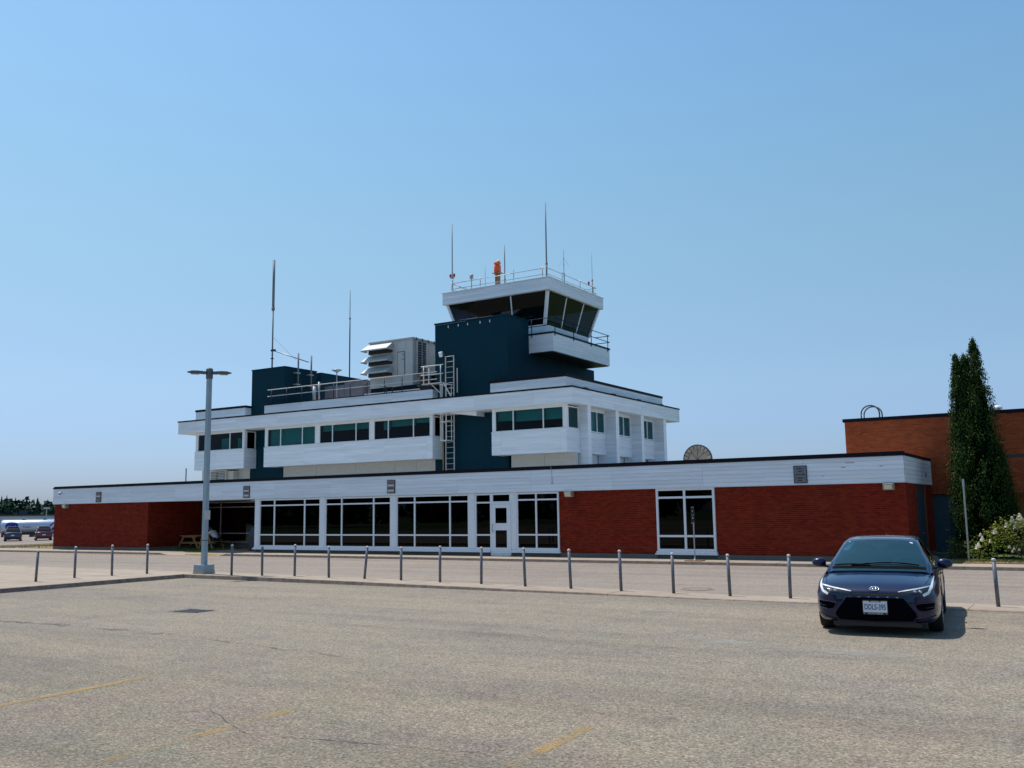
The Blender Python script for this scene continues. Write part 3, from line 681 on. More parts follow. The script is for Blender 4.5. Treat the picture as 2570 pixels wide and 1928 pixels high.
mb = MB(); mb.path([(-4.98, AY + .15, 1.0), (-4.98, AY + .08, 1.0), (-5.12, AY + .08, 1.0)], .015); mb.path([(-4.84, AY + .15, 1.0), (-4.84, AY + .08, 1.0), (-4.70, AY + .08, 1.0)], .015); mb.build('handle', 'galv', A)
part('door_step', 'concrete_pale', A, [(-5.6, -4.2, AY - .1, AY + .2, .1, .155)])
t = thing('roof_ladder_rail', 'pair of grey hoop rails at the top of a roof ladder on the annex', 'ladder rail', (-7.6, AY + .5, 5.3))
for dy in (0, .55):
    mb = MB(); pts = [(-7.95, AY + .3 + dy, 5.2)] + [(-7.6 - .35 * cos(k * pi / 12), AY + .3 + dy, 5.62 + .33 * sin(k * pi / 12)) for k in range(13)] + [(-7.25, AY + .3 + dy, 5.2)]
    mb.path(pts, .028, 8); mb.build('hoop', 'dark', t, True)
t = thing('roof_vent', 'white domed vent on the annex roof right of the cedar', 'roof vent', (-3.05, AY + .6, 5.2))
mb = MB(); mb.lathe((-3.05, AY + .6, 5.2), [(.12, 0), (.12, .3), (.17, .3), (.165, .37), (.12, .44), (.02, .47)], 16); mb.build('cowl', 'trim', t, True)

# ================================================================== OFFICE BLOCK (upper storey)
OB = thing('office_block', 'white board clad upper storey with ribbon windows, dark teal core and deep overhanging fascia', 'building', (-37, 43.4, 3.5))
part('lower_wall', 'bounce_white', OB, [(-51.66, -47.05, 43.40, 43.6, 3.5, 4.96), (-44.02, -32.06, 43.40, 43.6, 3.5, 4.96), (-26.95, -22.98, 43.40, 43.6, 3.5, 4.96), (-51.66, -51.4, 43.6, 54.3, 3.5, 7.36), (-51.6, -23.2, 54.1, 54.3, 3.5, 7.36)])
mb = MB()
for x in (-49.2, -41.2, -38.0, -35.0, -33.4, -24.9): mb.box(x, x + .02, 43.392, 43.399, 3.6, 4.95)
mb.build('panel_joint', 'galv', OB)
part('core_wall', 'teal', OB, [(-47.03, -44.04, 43.38, 46.3, 3.5, 11.34)])
part('core_coping', 'teal', OB, [(-47.06, -44.01, 43.35, 46.33, 11.342, 11.42)])
part('rear_core_wall', 'teal', OB, [(-48.4, -44.76, 47.5, 52.6, 8.2, 11.46)])
part('rear_core_coping', 'teal', OB, [(-48.43, -44.73, 47.47, 52.63, 11.462, 11.53)])
mb = MB(); x = -46.9
for x in frange(-46.9, -44.2, .3): mb.box(x, x + .02, 43.376, 43.379, 3.6, 11.33)
for y in frange(43.6, 46.2, .3): mb.box(-44.039, -44.036, y, y + .02, 8.9, 11.33)
mb.build('panel_rib', 'teal', OB)
part('roof', 'roofing', OB, [(-52.3, -22.66, 42.26, 56.2, 7.39, 8.10)])
part('soffit', 'trim', OB, [(-52.48, -22.42, 42.02, 56.38, 7.372, 7.388)])
bd = part('fascia', 'siding', OB, [(-52.5, -22.4, 42.0, 42.25, 7.39, 8.16), (-22.65, -22.4, 42.25, 56.4, 7.39, 8.16), (-52.5, -52.25, 42.25, 56.4, 7.39, 8.16)])
boards(bd, 'S', 42.0, -52.48, -22.38, 7.395, 8.16, 5, [-50.6, -46.95, -43.2, -39.46, -35.7, -32.03, -28.37, -24.65])
boards(bd, 'E', -22.4, 41.98, 56.4, 7.395, 8.16, 5, [44.2, 46.9, 50.5, 54.2])
part('cap', 'cap', OB, [(-52.53, -22.36, 41.95, 42.35, 8.162, 8.24), (-22.75, -22.36, 42.35, 56.44, 8.162, 8.24), (-52.53, -52.2, 42.35, 56.44, 8.162, 8.24)])
# bays
def bay(a0, a1, ms, dep, lab, joints):
    y = 42.35
    sp = part('spandrel', 'siding', OB, [(a0, a1, y, y + .2, 4.90, 6.08), (a1 - .2, a1, y + .2, dep, 4.90, 6.08), (a0, a0 + .2, y + .2, dep, 4.90, 6.08), (a0 + .01, a1 - .01, y + .2, 43.39, 4.905, 4.98)])
    sp['label'] = lab
    boards(sp, 'S', y, a0, a1, 4.91, 6.07, 8, joints)
    boards(sp, 'E', a1, y + .002, dep, 4.91, 6.07, 8, [])
    part('sill', 'trim', OB, [(a0 - .02, a1 + .02, y - .03, y + .12, 6.081, 6.13), (a1 - .1, a1 + .02, y + .12, dep, 6.081, 6.13)])
    it = MB(); it.box(a0 + .05, min(a1 - .05, -23.7), 46.0, 46.1, 5.0, 7.36); it.box(a0 + .05, min(a1 - .3, -23.7), 43.0, 46.0, 4.99, 5.02); it.box(a0 + .02, a0 + .05, 42.6, 46, 5.0, 7.36); it.box(a0 + .05, min(a1 - .3, -23.7), 42.7, 46, 7.34, 7.36)
    it.build('interior', 'interior', OB)
    for w0, w1, mm in ms: window(OB, 'S', y + .06, w0, w1, 6.132, 7.28, mm, (), .05, 'glass_up')
    pb = [(a0 + .02, ms[0][0] - .002, y + .03, y + .2, 6.132, 7.37)] + [(m0[1] + .002, m1[0] - .002, y + .02, y + .16, 6.132, 7.37) for m0, m1 in zip(ms, ms[1:])] + [(ms[-1][1] + .002, a1 - .01, y + .03, y + .2, 6.132, 7.37)]
    pb += [(w0, w1, y + .02, y + .16, 7.282, 7.37) for w0, w1, mm in ms]
    part('post', 'trim', OB, pb)
    window(OB, 'E', a1 - .08, y + .22, dep - .02, 6.132, 7.30, (), (), .06, 'glass_low' if a1 < -30 else 'glass_up')
bay(-51.18, -46.50, [(-50.95, -46.64, (-49.76, -47.86))], 43.39, 'board clad panel under the left ribbon window', [-49.1])
bay(-44.69, -31.47, [(-44.45, -40.32, (-43.28, -41.43)), (-40.02, -36.03, (-38.96, -37.10)), (-35.74, -31.62, (-34.66, -32.83))], 43.38, 'board clad panel under the long ribbon window', [-41.19, -38.04, -34.97, -31.87])
bay(-27.52, -22.94, [(-27.32, -23.12, (-26.17, -24.33))], 43.79, 'board clad panel under the right corner window', [-26.9, -23.3])
bl_ = MB(); y = 42.62
for a, b, z in ((-44.4, -40.3, 6.22), (-39.98, -36.05, 6.88), (-35.2, -34.7, 6.72), (-34.62, -32.86, 6.86), (-32.8, -31.7, 6.98), (-27.3, -26.2, 6.72), (-26.15, -24.35, 6.65), (-24.31, -23.2, 6.65)): bl_.box(a, b, y, y + .01, z, 7.33)
for a, b, z0, z1 in ((-50.65, -50.3, 6.15, 7.0), (-49.25, -48.4, 6.15, 6.95), (-47.7, -47.4, 6.15, 6.9), (-47.2, -46.85, 6.15, 6.88)): bl_.box(a, b, y + .3, y + .31, z0, z1)
bl_.build('blind', 'blind', OB)
# fins and recessed windows on the right side
FN = [(43.80, 44.17), (47.20, 47.58), (50.60, 50.97), (53.95, 54.35)]
for i, (a, b) in enumerate(FN):
    f = part('fin', 'siding', OB, [(-23.6, -22.46, a, b, 3.5, 7.37)])
    boards(f, 'S', a, -23.59 if i else -22.92, -22.46, 3.6, 7.34, 25, [], name='fin_board')
    part('fin_cap', 'cap', OB, [(-23.22, -22.60, a - .02, b + .04, 8.20, 8.34)])
part('recess_wall', 'siding', OB, [(-23.9, -23.65, 44.2, 53.9, 3.5, 7.37)])
for (a, b), (c, d) in zip(FN, FN[1:]):
    s = part('side_spandrel', 'siding', OB, [(-23.64, -23.12, b + .005, c - .005, 4.93, 6.08)])
    boards(s, 'E', -23.12, b + .01, c - .01, 4.94, 6.07, 8, [])
    window(OB, 'E', -23.16, b + .45, c - .08, 6.10, 7.28, ((b + c) / 2 + .5,), (), .06, 'glass_up')
    part('side_jamb', 'trim', OB, [(-23.62, -23.13, b + .005, b + .448, 6.082, 7.37), (-23.62, -23.13, c - .078, c - .005, 6.082, 7.37), (-23.62, -23.13, b + .45, c - .08, 7.282, 7.37)])
# stepped parapets
for a0, a1, y1, zt, js in ((-51.85, -47.07, 50.0, 8.89, [-49.4]), (-45.30, -31.87, 43.85, 8.89, [-42, -38.4, -34.8]), (-27.93, -23.24, 55.7, 8.88, [-25.6])):
    p = part('parapet', 'siding', OB, [(a0, a1, 42.9, y1, 8.101, zt)])
    boards(p, 'S', 42.9, a0, a1, 8.24, zt - .01, 4, js); boards(p, 'E', a1, 42.902, y1, 8.24, zt - .01, 4, [46.4, 49.9, 53.3])
    thin = zt - 8.89 == 0 and a0 == -45.30
    part('parapet_cap', 'cap', OB, [(a0 - .04, a1 + .04, 42.86, y1 + .04, zt + .002, zt + (.045 if thin else .14))])
part('roof_deck', 'roofing', OB, [(-46.5, -32.1, 43.9, 56, 8.101, 8.86)])
# louvre box under the left bay
lv = part('louvre_box', 'bounce_white', OB, [(-50.1, -48.62, 42.75, 43.39, 3.6, 4.86), (-48.60, -48.1, 42.95, 43.39, 3.6, 4.80)])
for k in range(8):
    mb = MB(); z = 3.98 + k * .10
    for a, b in ((-50.0, -49.42), (-49.36, -48.72)): mb.add([(a, 42.745, z + .06), (b, 42.745, z + .06), (b, 42.70, z), (a, 42.70, z), (a, 42.749, z - .005), (b, 42.749, z - .005)], [(0, 1, 2, 3), (3, 2, 5, 4)])
    mb.build('slat', 'bounce_white', lv, recalc=False)
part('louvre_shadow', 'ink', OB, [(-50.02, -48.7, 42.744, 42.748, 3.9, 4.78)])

# ================================================================== CONTROL TOWER
CT = thing('control_tower', 'dark teal tower shaft carrying the control cab with outward leaning windows and white fascia', 'control tower', (-29.6, 43.4, 3.5))
part('shaft', 'teal', CT, [(-32.04, -27.13, 43.40, 53.95, 3.5, 10.82), (-32.04, -27.13, 43.40, 45.76, 10.82, 12.70)])
part('coping', 'teal', CT, [(-32.08, -27.09, 43.36, 45.80, 12.702, 12.78)])
mb = MB()
for x in frange(-31.8, -27.3, .3): mb.box(x, x + .02, 43.396, 43.399, 3.6, 12.7)
for y in frange(43.6, 45.7, .3): mb.box(-27.129, -27.126, y, y + .02, 8.9, 12.7)
for y in frange(46, 53.8, .3): mb.box(-27.129, -27.126, y, y + .02, 8.9, 10.8)
mb.build('panel_rib', 'teal', CT)
for x in (-31.1, -30.4, -29.75, -28.9, -28.25):
    part('clip', 'trim', CT, [(x, x + .045, 43.36, 43.39, 12.42, 12.56)])
part('roof_hatch', 'trim', CT, [(-30.9, -29.6, 44.2, 45.4, 12.78, 13.0)])
mb = MB(); mb.path([(-32.0, 43.34, 12.63), (-29.8, 43.34, 12.66), (-29.78, 43.34, 12.74), (-28.0, 43.34, 12.74)], .018); mb.build('conduit', 'teal', CT)
# balcony
bal = part('balcony', 'siding', CT, [(-27.128, -25.55, 45.78, 53.0, 10.86, 11.88), (-31.9, -27.128, 45.78, 53.0, 10.83, 11.6)])
boards(bal, 'S', 45.78, -27.12, -25.53, 10.87, 11.87, 6, []); boards(bal, 'E', -25.55, 45.76, 53.0, 10.87, 11.87, 6, [49.4])
part('balcony_soffit', 'dark', CT, [(-27.12, -25.60, 45.83, 52.95, 10.825, 10.855)])
part('balcony_cap', 'teal', CT, [(-27.126, -25.50, 45.73, 53.05, 11.882, 11.98)])
# cab base
cb = part('cab_base', 'siding', CT, [(-32.73, -26.66, 46.85, 52.35, 11.98, 12.70)])
boards(cb, 'S', 46.85, -32.73, -26.64, 11.99, 12.69, 4, []); boards(cb, 'E', -26.66, 46.83, 52.35, 11.99, 12.69, 4, [49.5])
part('cab_floor', 'interior', CT, [(-32.6, -26.8, 47.0, 52.2, 12.60, 12.72)])
# cab windows (lean out 0.5 m over 1.8 m)
TX0, TX1, TY0, TY1 = -33.22, -26.16, 46.35, 52.85; BX0, BX1, BY0, BY1 = -32.73, -26.66, 46.85, 52.35; ZB, ZT = 12.71, 14.52
fr = MB()
def lean(fx, face):
    """a point pair (bottom, top) at fraction fx along a face"""
    l = lambda a, b: a + (b - a) * fx
    if face == 'S': return (l(BX0, BX1), BY0, ZB), (l(TX0, TX1), TY0, ZT)
    if face == 'N': return (l(BX0, BX1), BY1, ZB), (l(TX0, TX1), TY1, ZT)
    if face == 'E': return (BX1, l(BY0, BY1), ZB), (TX1, l(TY0, TY1), ZT)
    return (BX0, l(BY0, BY1), ZB), (TX0, l(TY0, TY1), ZT)
for face, cuts in (('S', (.0, .645, 1.0)), ('E', (0, .35, .69, 1.0)), ('N', (0, .34, .67, 1)), ('W', (0, .34, .67, 1))):
    w = MB()
    for c in cuts:
        b, t = lean(c, face); wd = .16 if c in (0, 1.0) else .075
        w.bar(b, t, wd, .07 if c not in (0, 1.0) else .16, (0, 1, 0) if face in 'SN' else (1, 0, 0)) if not (face in 'NW' and c in (0, 1.0)) or (face == 'N' and c == 0) else None
    wo_ = w.build('cab_window', 'trim', CT)
    for c0, c1 in zip(cuts, cuts[1:]):
        b0, t0 = lean(c0, face); b1, t1 = lean(c1, face)
        q = MB(); q.quad(b0, b1, t1, t0); q.build('pane', 'glass_cab' if face in 'SE' else 'glass_low', wo_, recalc=False)
# dark inner posts, consoles and ceiling
mb = MB()
for fx in (.27, .39): b, t = lean(fx, 'S'); mb.bar((b[0], b[1] + .12, b[2]), (t[0], t[1] + .12, t[2]), .12, .05, (0, 1, 0))
mb.box(-32.2, -27.3, 47.3, 47.9, 12.72, 13.25); mb.box(-27.9, -27.2, 48, 52, 12.72, 13.2); mb.box(-28.6, -27.9, 47.5, 47.9, 13.25, 13.55); mb.box(-31, -30.2, 47.5, 47.8, 13.25, 13.5)
mb.box(-32.3, -31.5, 51.6, 52.2, 12.72, 13.9); mb.box(-30, -28.4, 51.7, 52.2, 12.72, 13.4)
mb.build('console', 'interior', CT)
part('desk_edge', 'galv', CT, [(-28.9, -27.7, 47.22, 47.28, 13.30, 13.34), (-28.5, -28.2, 47.24, 47.28, 13.0, 13.2)])
part('cab_ceiling', 'interior', CT, [(-33.3, -26.1, 46.3, 52.95, 14.53, 14.56)])
rf = part('cab_roof', 'siding', CT, [(-33.46, -25.93, 46.12, 53.08, 14.565, 15.24)])
boards(rf, 'S', 46.12, -33.46, -25.91, 14.57, 15.23, 4, [-30.4]); boards(rf, 'E', -25.93, 46.10, 53.08, 14.57, 15.23, 4, [49.6])
part('cab_roof_edge', 'trim', CT, [(-33.50, -25.88, 46.07, 53.12, 15.241, 15.29)])
part('cab_soffit', 'trim', CT, [(-33.45, -25.94, 46.13, 46.36, 14.535, 14.564), (-26.16, -25.94, 46.37, 53.07, 14.535, 14.564), (-33.45, -33.22, 46.37, 53.07, 14.535, 14.564)])

def rail_set(t, posts, rails, r=.022, mat='galv', pmat=None):
    for p, q in posts:
        mb = MB(); mb.tube(p, q, r * 1.1); mb.build('post', pmat or mat, t, True)
    for pts in rails:
        mb = MB(); mb.path(pts, r, 8); mb.build('rail', mat, t, True)
t = thing('guard_rail', 'two bar pipe rail around the control cab roof', 'guard rail', (-29.6, 46.4, 15.29))
ps = [(-32.95, 15.98), (-30.85, 16.02), (-28.47, 16.06), (-26.5, 16.04)]
rail_set(t, [((x, 46.4, 15.28), (x, 46.4, z)) for x, z in ps] + [((-26.2, y, 15.28), (-26.2, y, 16.0)) for y in (48.5, 50.5, 52.3)] + [((-33.0, y, 15.28), (-33.0, y, 15.95)) for y in (49.5, 52.6)] + [((x, 52.7, 15.28), (x, 52.7, 15.95)) for x in (-30.7, -28.4)],
    [[(-33.05, 46.4, z), (-26.45, 46.4, z), (-26.27, 46.45, z), (-26.2, 46.6, z), (-26.2, 52.7, z), (-33.0, 52.7, z), (-33.0, 46.4, z)] for z in (15.89, 15.53)] + [[(-32.9, 46.4, 15.86), (-31.9, 46.5, 15.35)]])
t = thing('balcony_rail', 'dark teal pipe rail around the tower balcony', 'guard rail', (-26, 46, 11.9))
X, Y = -25.50, 45.72
rail_set(t, [((-26.9, Y, 11.75), (-26.9, Y, 12.80)), ((X, 45.95, 11.75), (X, 45.95, 12.80))] + [((X, y, 11.75), (X, y, 12.80)) for y in (48.19, 50.45, 52.72)],
    [[(-27.1, Y, z), (X - .12, Y, z), (X - .03, Y + .03, z), (X, Y + .14, z), (X, 52.98, z), (-26.5, 52.98, z)] for z in (12.77, 12.36)], .024, 'teal')

def whip(name, lab, x, y, z0, z1, r0, r1, zj=None, mat='mast', cat='antenna', mat2=None):
    t = thing(name, lab, cat, (x, y, z0))
    zj = zj or z0 + .4
    mb = MB(); mb.tube((x, y, z0), (x, y, zj), r0, n=8); mb.build('mast', mat, t, True)
    mb = MB(); mb.tube((x, y, zj), (x, y, z1), r1, r1 * .8, n=8); mb.tube((x, y, zj - .06), (x, y, zj + .06), max(r0, r1) * 1.5, n=8); mb.build('rod', mat2 or mat, t, True)
    return t
t = whip('whip_antenna', 'tall rod antenna with two red lamps at the left corner of the cab roof', -33.02, 46.55, 15.29, 19.72, .05, .035, 16.3, 'galv', mat2='mast')
def lamp_pair(t, x, y, z, both=True):
    for s in ((-1, 1) if both else (-1,)):
        mb = MB(); mb.path([(x, y, z - .08), (x + s * .14, y, z - .08), (x + s * .14, y, z)], .014); mb.build('bracket', 'galv', t)
        mb = MB(); mb.lathe((x + s * .14, y, z), [(.05, 0), (.065, .03), (.065, .18), (.05, .2)], 10); mb.build('red_lamp', 'red', t, True)
lamp_pair(t, -33.02, 46.55, 16.34)
whip('whip_antenna', 'short thin rod antenna left of the orange beacon', -30.55, 46.5, 15.29, 16.68, .012, .012, 15.6)
whip('whip_antenna', 'mid height rod antenna right of the orange beacon', -29.15, 46.5, 15.29, 17.73, .04, .035, 15.6, mat2='mast')
whip('whip_antenna', 'tallest rod antenna at the front corner of the cab roof', -26.25, 46.45, 15.29, 19.82, .05, .045, 16.15, mat2='mast')
k = 52.6 / 46.5
t = whip('whip_antenna', 'thin rod antenna with one red lamp at the right end of the cab roof', -26.28, 52.35, 15.29, 18.2, .035, .014, 16.35); lamp_pair(t, -26.4, 52.35, 16.1, False)
t = thing('discone_antenna', 'slim antenna with three drooping rods on the cab roof rail', 'antenna', (-26.2, 48.4, 15.3))
bx, by = -26.2, 48.45
mb = MB(); mb.tube((bx, by, 15.3), (bx, by, 16.95), .022); mb.tube((bx, by, 16.95), (bx, by, 17.45), .012); mb.box(bx - .14, bx + .03, by - .03, by + .03, 15.78, 15.81); mb.box(bx - .14, bx + .03, by - .03, by + .03, 15.98, 16.01); mb.tube((bx - .13, by, 15.3), (bx - .13, by, 16.05), .02); mb.build('mast', 'galv', t)
for k in range(4):
    a = k * pi / 2 + .4
    mb = MB(); mb.tube((bx, by, 16.97), (bx + .30 * cos(a), by + .30 * sin(a), 16.42), .006, n=5); mb.build('radial', 'galv', t)
t = thing('rotating_beacon', 'orange beacon drum on a rusty square stand on the cab roof', 'beacon', (-30.05, 47.1, 15.29))
part('stand', 'rust', t, [(-30.16, -29.92, 46.98, 47.22, 15.29, 16.24)])
part('shelf', 'rust', t, [(-30.30, -29.74, 46.85, 47.35, 16.242, 16.27)])
mb = MB(); mb.lathe((-30.05, 47.1, 16.27), [(.20, 0), (.215, .03), (.215, .44), (.20, .47), (.15, .49), (.15, .54), (.21, .56), (.21, .66), (.15, .70)], 18); mb.build('drum', 'orange', t, True)
mb = MB(); mb.lathe((-29.98, 47.1, 16.99), [(.02, -.12), (.10, -.07), (.12, 0), (.10, .07), (.02, .12)], 14, 'x'); mb.build('lens', 'lens', t, True)
t = thing('sensor_box', 'small grey sensor canister on a post on the cab roof', 'sensor', (-31.5, 46.45, 15.3))
mb = MB(); mb.tube((-31.52, 46.45, 15.3), (-31.52, 46.45, 15.98), .03); mb.build('post', 'galv', t)
mb = MB(); mb.lathe((-31.52, 46.45, 15.98), [(.10, 0), (.115, .02), (.115, .26), (.10, .28), (.01, .30)], 12); mb.build('canister', 'galv', t, True)
mb = MB(); mb.path([(-32.3 + .22 * (1 - cos(k * pi / 8)), 46.45, 15.35 + .22 * sin(k * pi / 8)) for k in range(9)], .012, 5); tag(mb.build('cable_loop', 'galv', None), 'thin cable loop on the cab roof beside the sensor canister', 'cable')

# ladder on the tower
t = thing('roof_ladder', 'grey steel ladder with safety cage on the teal tower face', 'ladder', (-30.85, 43.15, 3.56))
mb = MB()
for x in (-31.12, -30.55): mb.box(x - .02, x + .02, 43.12, 43.18, 3.5, 10.75)
mb.build('side_rail', 'pipe', t)
for k in range(24):
    z = 3.70 + k * .305
    mb = MB(); mb.tube((-31.1, 43.15, z), (-30.57, 43.15, z), .013, n=6); mb.build('rung', 'pipe', t)
for z in (5.88, 6.93, 9.03):
    mb = MB(); pts = [(-31.14, 43.15, z)] + [(-30.835 - .36 * cos(k * pi / 10), 42.80 - .36 * sin(k * pi / 10), z) for k in range(11)] + [(-30.53, 43.15, z)]
    for a, b in zip(pts, pts[1:]): mb.bar(a, b, .012, .05)
    mb.build('cage_hoop', 'pipe', t)
mb = MB()
for k in (0, 3, 5, 7, 10):
    x, y = -30.835 - .35 * cos(k * pi / 10), 42.80 - .35 * sin(k * pi / 10); mb.bar((x, y, 5.88), (x, y, 9.03), .04, .01, (0, 1, 0))
mb.build('cage_strap', 'pipe', t)
mb = MB(); mb.tube((-30.35, 43.2, 8.6), (-30.35, 43.2, 10.0), .03); mb.tube((-31.35, 43.05, 8.3), (-31.35, 43.05, 9.25), .035); mb.bar((-31.1, 42.9, 9.2), (-30.6, 42.9, 8.4), .06, .05); mb.build('stair_post', 'pipe', t)
t = thing('access_platform', 'small railed platform beside the top of the tower ladder', 'platform', (-31.8, 43.0, 9.2))
part('deck', 'pipe', t, [(-32.52, -31.12, 42.75, 43.35, 9.16, 9.22)])
rail_set(t, [((x, 42.8, 9.2), (x, 42.8, 10.22)) for x in (-32.42, -31.22)] + [((-32.42, 43.3, 9.2), (-32.42, 43.3, 10.22))], [[(-32.6, 42.8, z), (-31.05, 42.8, z)] for z in (10.22, 9.72)] + [[(-32.42, 42.8, 10.22), (-32.42, 43.3, 10.22)]], .03, 'pipe')
mb = MB(); mb.bar((-31.9, 42.85, 9.15), (-31.35, 42.9, 8.65), .05, .05); mb.build('brace', 'pipe', t)
t = thing('floodlight', 'white floodlight bracketed to the teal tower above the ladder', 'floodlight', (-31.4, 43.3, 10.85))
mb = MB(); mb.obox((-31.42, 43.12, 10.88), Vector((1, 0, 0)), Vector((0, .9, .4)), Vector((0, -.4, .9)), .10, .08, .14); mb.build('head', 'trim', t); part('bracket', 'dark', t, [(-31.33, -31.2, 43.15, 43.39, 10.78, 10.84)])
mb = MB(); mb.tube((-31.42, 43.30, 3.55), (-31.42, 43.30, 7.37), .04); tag(mb.build('gas_pipe', 'yellow', None, True), 'yellow pipe running up beside the tower ladder', 'pipe')
mb = MB(); mb.box(-28.6 - 1.6, -28.8, 42.9, 43.38, 7.10, 7.37); 
mb = MB(); mb.add([(-30.3, 42.3, 7.366), (-28.6, 42.5, 7.12), (-28.6, 42.5, 7.366), (-30.3, 43.3, 7.366), (-28.6, 43.3, 7.12), (-28.6, 43.3, 7.366)], [(0, 1, 2), (3, 5, 4), (0, 3, 4, 1), (1, 4, 5, 2)]); mb.build('soffit_box', 'trim', OB)

# roof rail, HVAC, masts on the office block roof
t = thing('guard_rail', 'long two bar pipe rail along the middle parapet of the office block', 'guard rail', (-38, 43.1, 8.95))
xs = frange(-44.9, -32.2, 1.335)
rail_set(t, [((x, 43.1, 8.9), (x, 43.1, 9.92)) for x in xs], [[(-45.25, 43.1, z), (-31.7, 43.1, z)] for z in (9.91, 9.49)], .024, 'pipe', 'dark')
HV = thing('rooftop_air_handler', 'large pale grey rooftop air handling unit with three intake hoods', 'air handler', (-36.6, 45, 8.86))
part('curb', 'cap', HV, [(-38.25, -33.0, 45.05, 48.3, 9.32, 9.62)]); part('base', 'trim', HV, [(-38.6, -32.9, 44.85, 48.5, 8.86, 9.318)])
part('lower_panel', 'hvac', HV, [(-38.28, -34.93, 45.02, 48.3, 9.622, 10.28)])
xs = [-38.3, -36.35, -36.12, -35.48, -34.91]
for a, b in zip(xs, xs[1:]): part('panel', 'hvac', HV, [(a + .006, b - .006, 45.0, 45.06, 10.29, 12.46)])
part('housing', 'hvac', HV, [(-38.29, -34.97, 45.061, 48.3, 10.281, 12.46)])
ys = [45.0, 45.25, 46.35, 46.6, 47.4, 48.3]
for a, b in zip(ys, ys[1:]): part('side_panel', 'hvac', HV, [(-34.965, -34.91, max(a, 45.065) + .006, b - .006, 10.29, 12.46)])
part('lid', 'hvac', HV, [(-38.36, -34.85, 44.93, 48.36, 12.462, 12.55)])
mb = MB()
for y in frange(45.3, 48.3, .6): mb.box(-34.95, -34.83, y, y + .05, 12.40, 12.58)
mb.build('lid_clip', 'dark', HV)
mb = MB(); mb.box(-36.06, -35.54, 44.965, 44.998, 10.34, 11.70); dr = mb.build('access_door', 'hvac', HV); 
mb = MB(); mb.box(-36.08, -36.06, 44.97, 44.999, 10.3, 11.74); mb.box(-35.54, -35.52, 44.97, 44.999, 10.3, 11.74); mb.box(-36.08, -35.52, 44.97, 44.999, 11.70, 11.74); mb.build('door_seam', 'dark', HV)
part('latch', 'dark', HV, [(-35.66, -35.61, 44.94, 44.964, 11.50, 11.60), (-35.66, -35.61, 44.94, 44.964, 11.2, 11.28)])
part('side_access_door', 'hvac', HV, [(-34.905, -34.88, 47.45, 48.2, 10.4, 11.8)])
lo = part('louvre', 'ink', HV, [(-34.908, -34.90, 45.42, 46.34, 10.36, 12.36)])
for k in range(13):
    z = 10.40 + k * .15; mb = MB(); mb.add([(-34.89, 45.44, z), (-34.89, 46.32, z), (-34.84, 46.32, z - .05), (-34.84, 45.44, z - .05)], [(0, 1, 2, 3)]); mb.build('slat', 'tank', lo, recalc=False)
part('louvre_bar', 'hvac', HV, [(-34.90, -34.85, 45.86, 45.90, 10.36, 12.36), (-34.90, -34.83, 45.3, 45.42, 10.3, 12.42)])
for k in range(3):
    zt = 12.40 - k * .72; a, b = -38.5, -36.42
    mb = MB(); mb.add([(a + .1, 44.98, zt), (b - .05, 44.98, zt), (b, 44.35, zt - .42), (a, 44.35, zt - .42), (b, 44.35, zt - .50), (a, 44.35, zt - .50), (b, 44.98, zt - .50), (a, 44.98, zt - .50)],
        [(0, 1, 2, 3), (3, 2, 4, 5), (1, 6, 4, 2), (0, 3, 5, 7)]); mb.build('intake_hood', 'hvac', HV, recalc=False)
    mb = MB(); mb.quad((a + .1, 44.97, zt - .64), (b - .05, 44.97, zt - .64), (b - .05, 44.97, zt - .2), (a + .1, 44.97, zt - .2)); mb.build('hood_opening', 'dark', HV, recalc=False)
t = thing('duct_cap', 'dark stacked duct cap at the right foot of the air handler', 'duct', (-33.2, 44.4, 9.0))
for z in (9.35, 9.62, 9.9): part('plate', 'rust', t, [(-33.9, -32.7, 44.1, 44.9, z, z + .05)])
part('body', 'black', t, [(-33.7, -32.9, 44.2, 44.8, 8.87, 9.9)])
t = thing('gooseneck_vent', 'black pipe frame on the roof before the air handler', 'vent', (-35.9, 43.9, 8.95))
mb = MB(); mb.path([(-36.5, 43.9, 9.55), (-36.1, 43.9, 9.52), (-36.0, 43.9, 8.88)], .03); mb.path([(-35.6, 43.9, 8.88), (-35.6, 43.9, 9.4), (-34.9, 43.9, 9.42)], .03); mb.lathe((-35.2, 43.9, 8.9), [(.2, 0), (.17, .1), (.05, .2)], 12); mb.build('frame', 'black', t)
t = thing('radio_mast', 'tall thick topped radio mast on the left teal core', 'antenna', (-46.35, 44.5, 11.42))
mb = MB(); mb.tube((-46.36, 44.5, 11.4), (-46.36, 44.5, 15.66), .05); mb.build('mast', 'mast', t, True)
mb = MB(); mb.tube((-46.36, 44.5, 15.66), (-46.36, 44.5, 19.05), .085); mb.tube((-46.36, 44.5, 15.56), (-46.36, 44.5, 15.76), .11); mb.build('radome', 'mast', t, True)
mb = MB(); mb.box(-46.45, -46.1, 44.43, 44.57, 12.75, 12.88); mb.tube((-46.36, 44.5, 12.25), (-46.36, 44.5, 12.29), .12); mb.build('clamp', 'dark', t)
mb = MB(); mb.tube((-46.3, 44.5, 12.82), (-44.0, 45.5, 11.92), .035); mb.build('boom', 'galv', t, True)
mb = MB(); mb.tube((-46.3, 44.5, 13.7), (-44.05, 44.35, 11.95), .010, n=5); mb.build('guy_wire', 'galv', t)
for y, lab in ((44.36, 'front vertical pipe bracketed to the left teal core'), (45.56, 'rear vertical pipe bracketed to the left teal core')):
    t = thing('antenna_mount', lab, 'pipe mount', (-43.8, y, 10.1))
    mb = MB(); mb.tube((-43.82, y, 10.08), (-43.82, y, 12.36), .055); mb.build('pipe', 'mast', t, True)
    for z in (10.25, 11.0): part('bracket', 'galv', t, [(-44.0, -43.70, y - .28, y + .10, z, z + .07)])
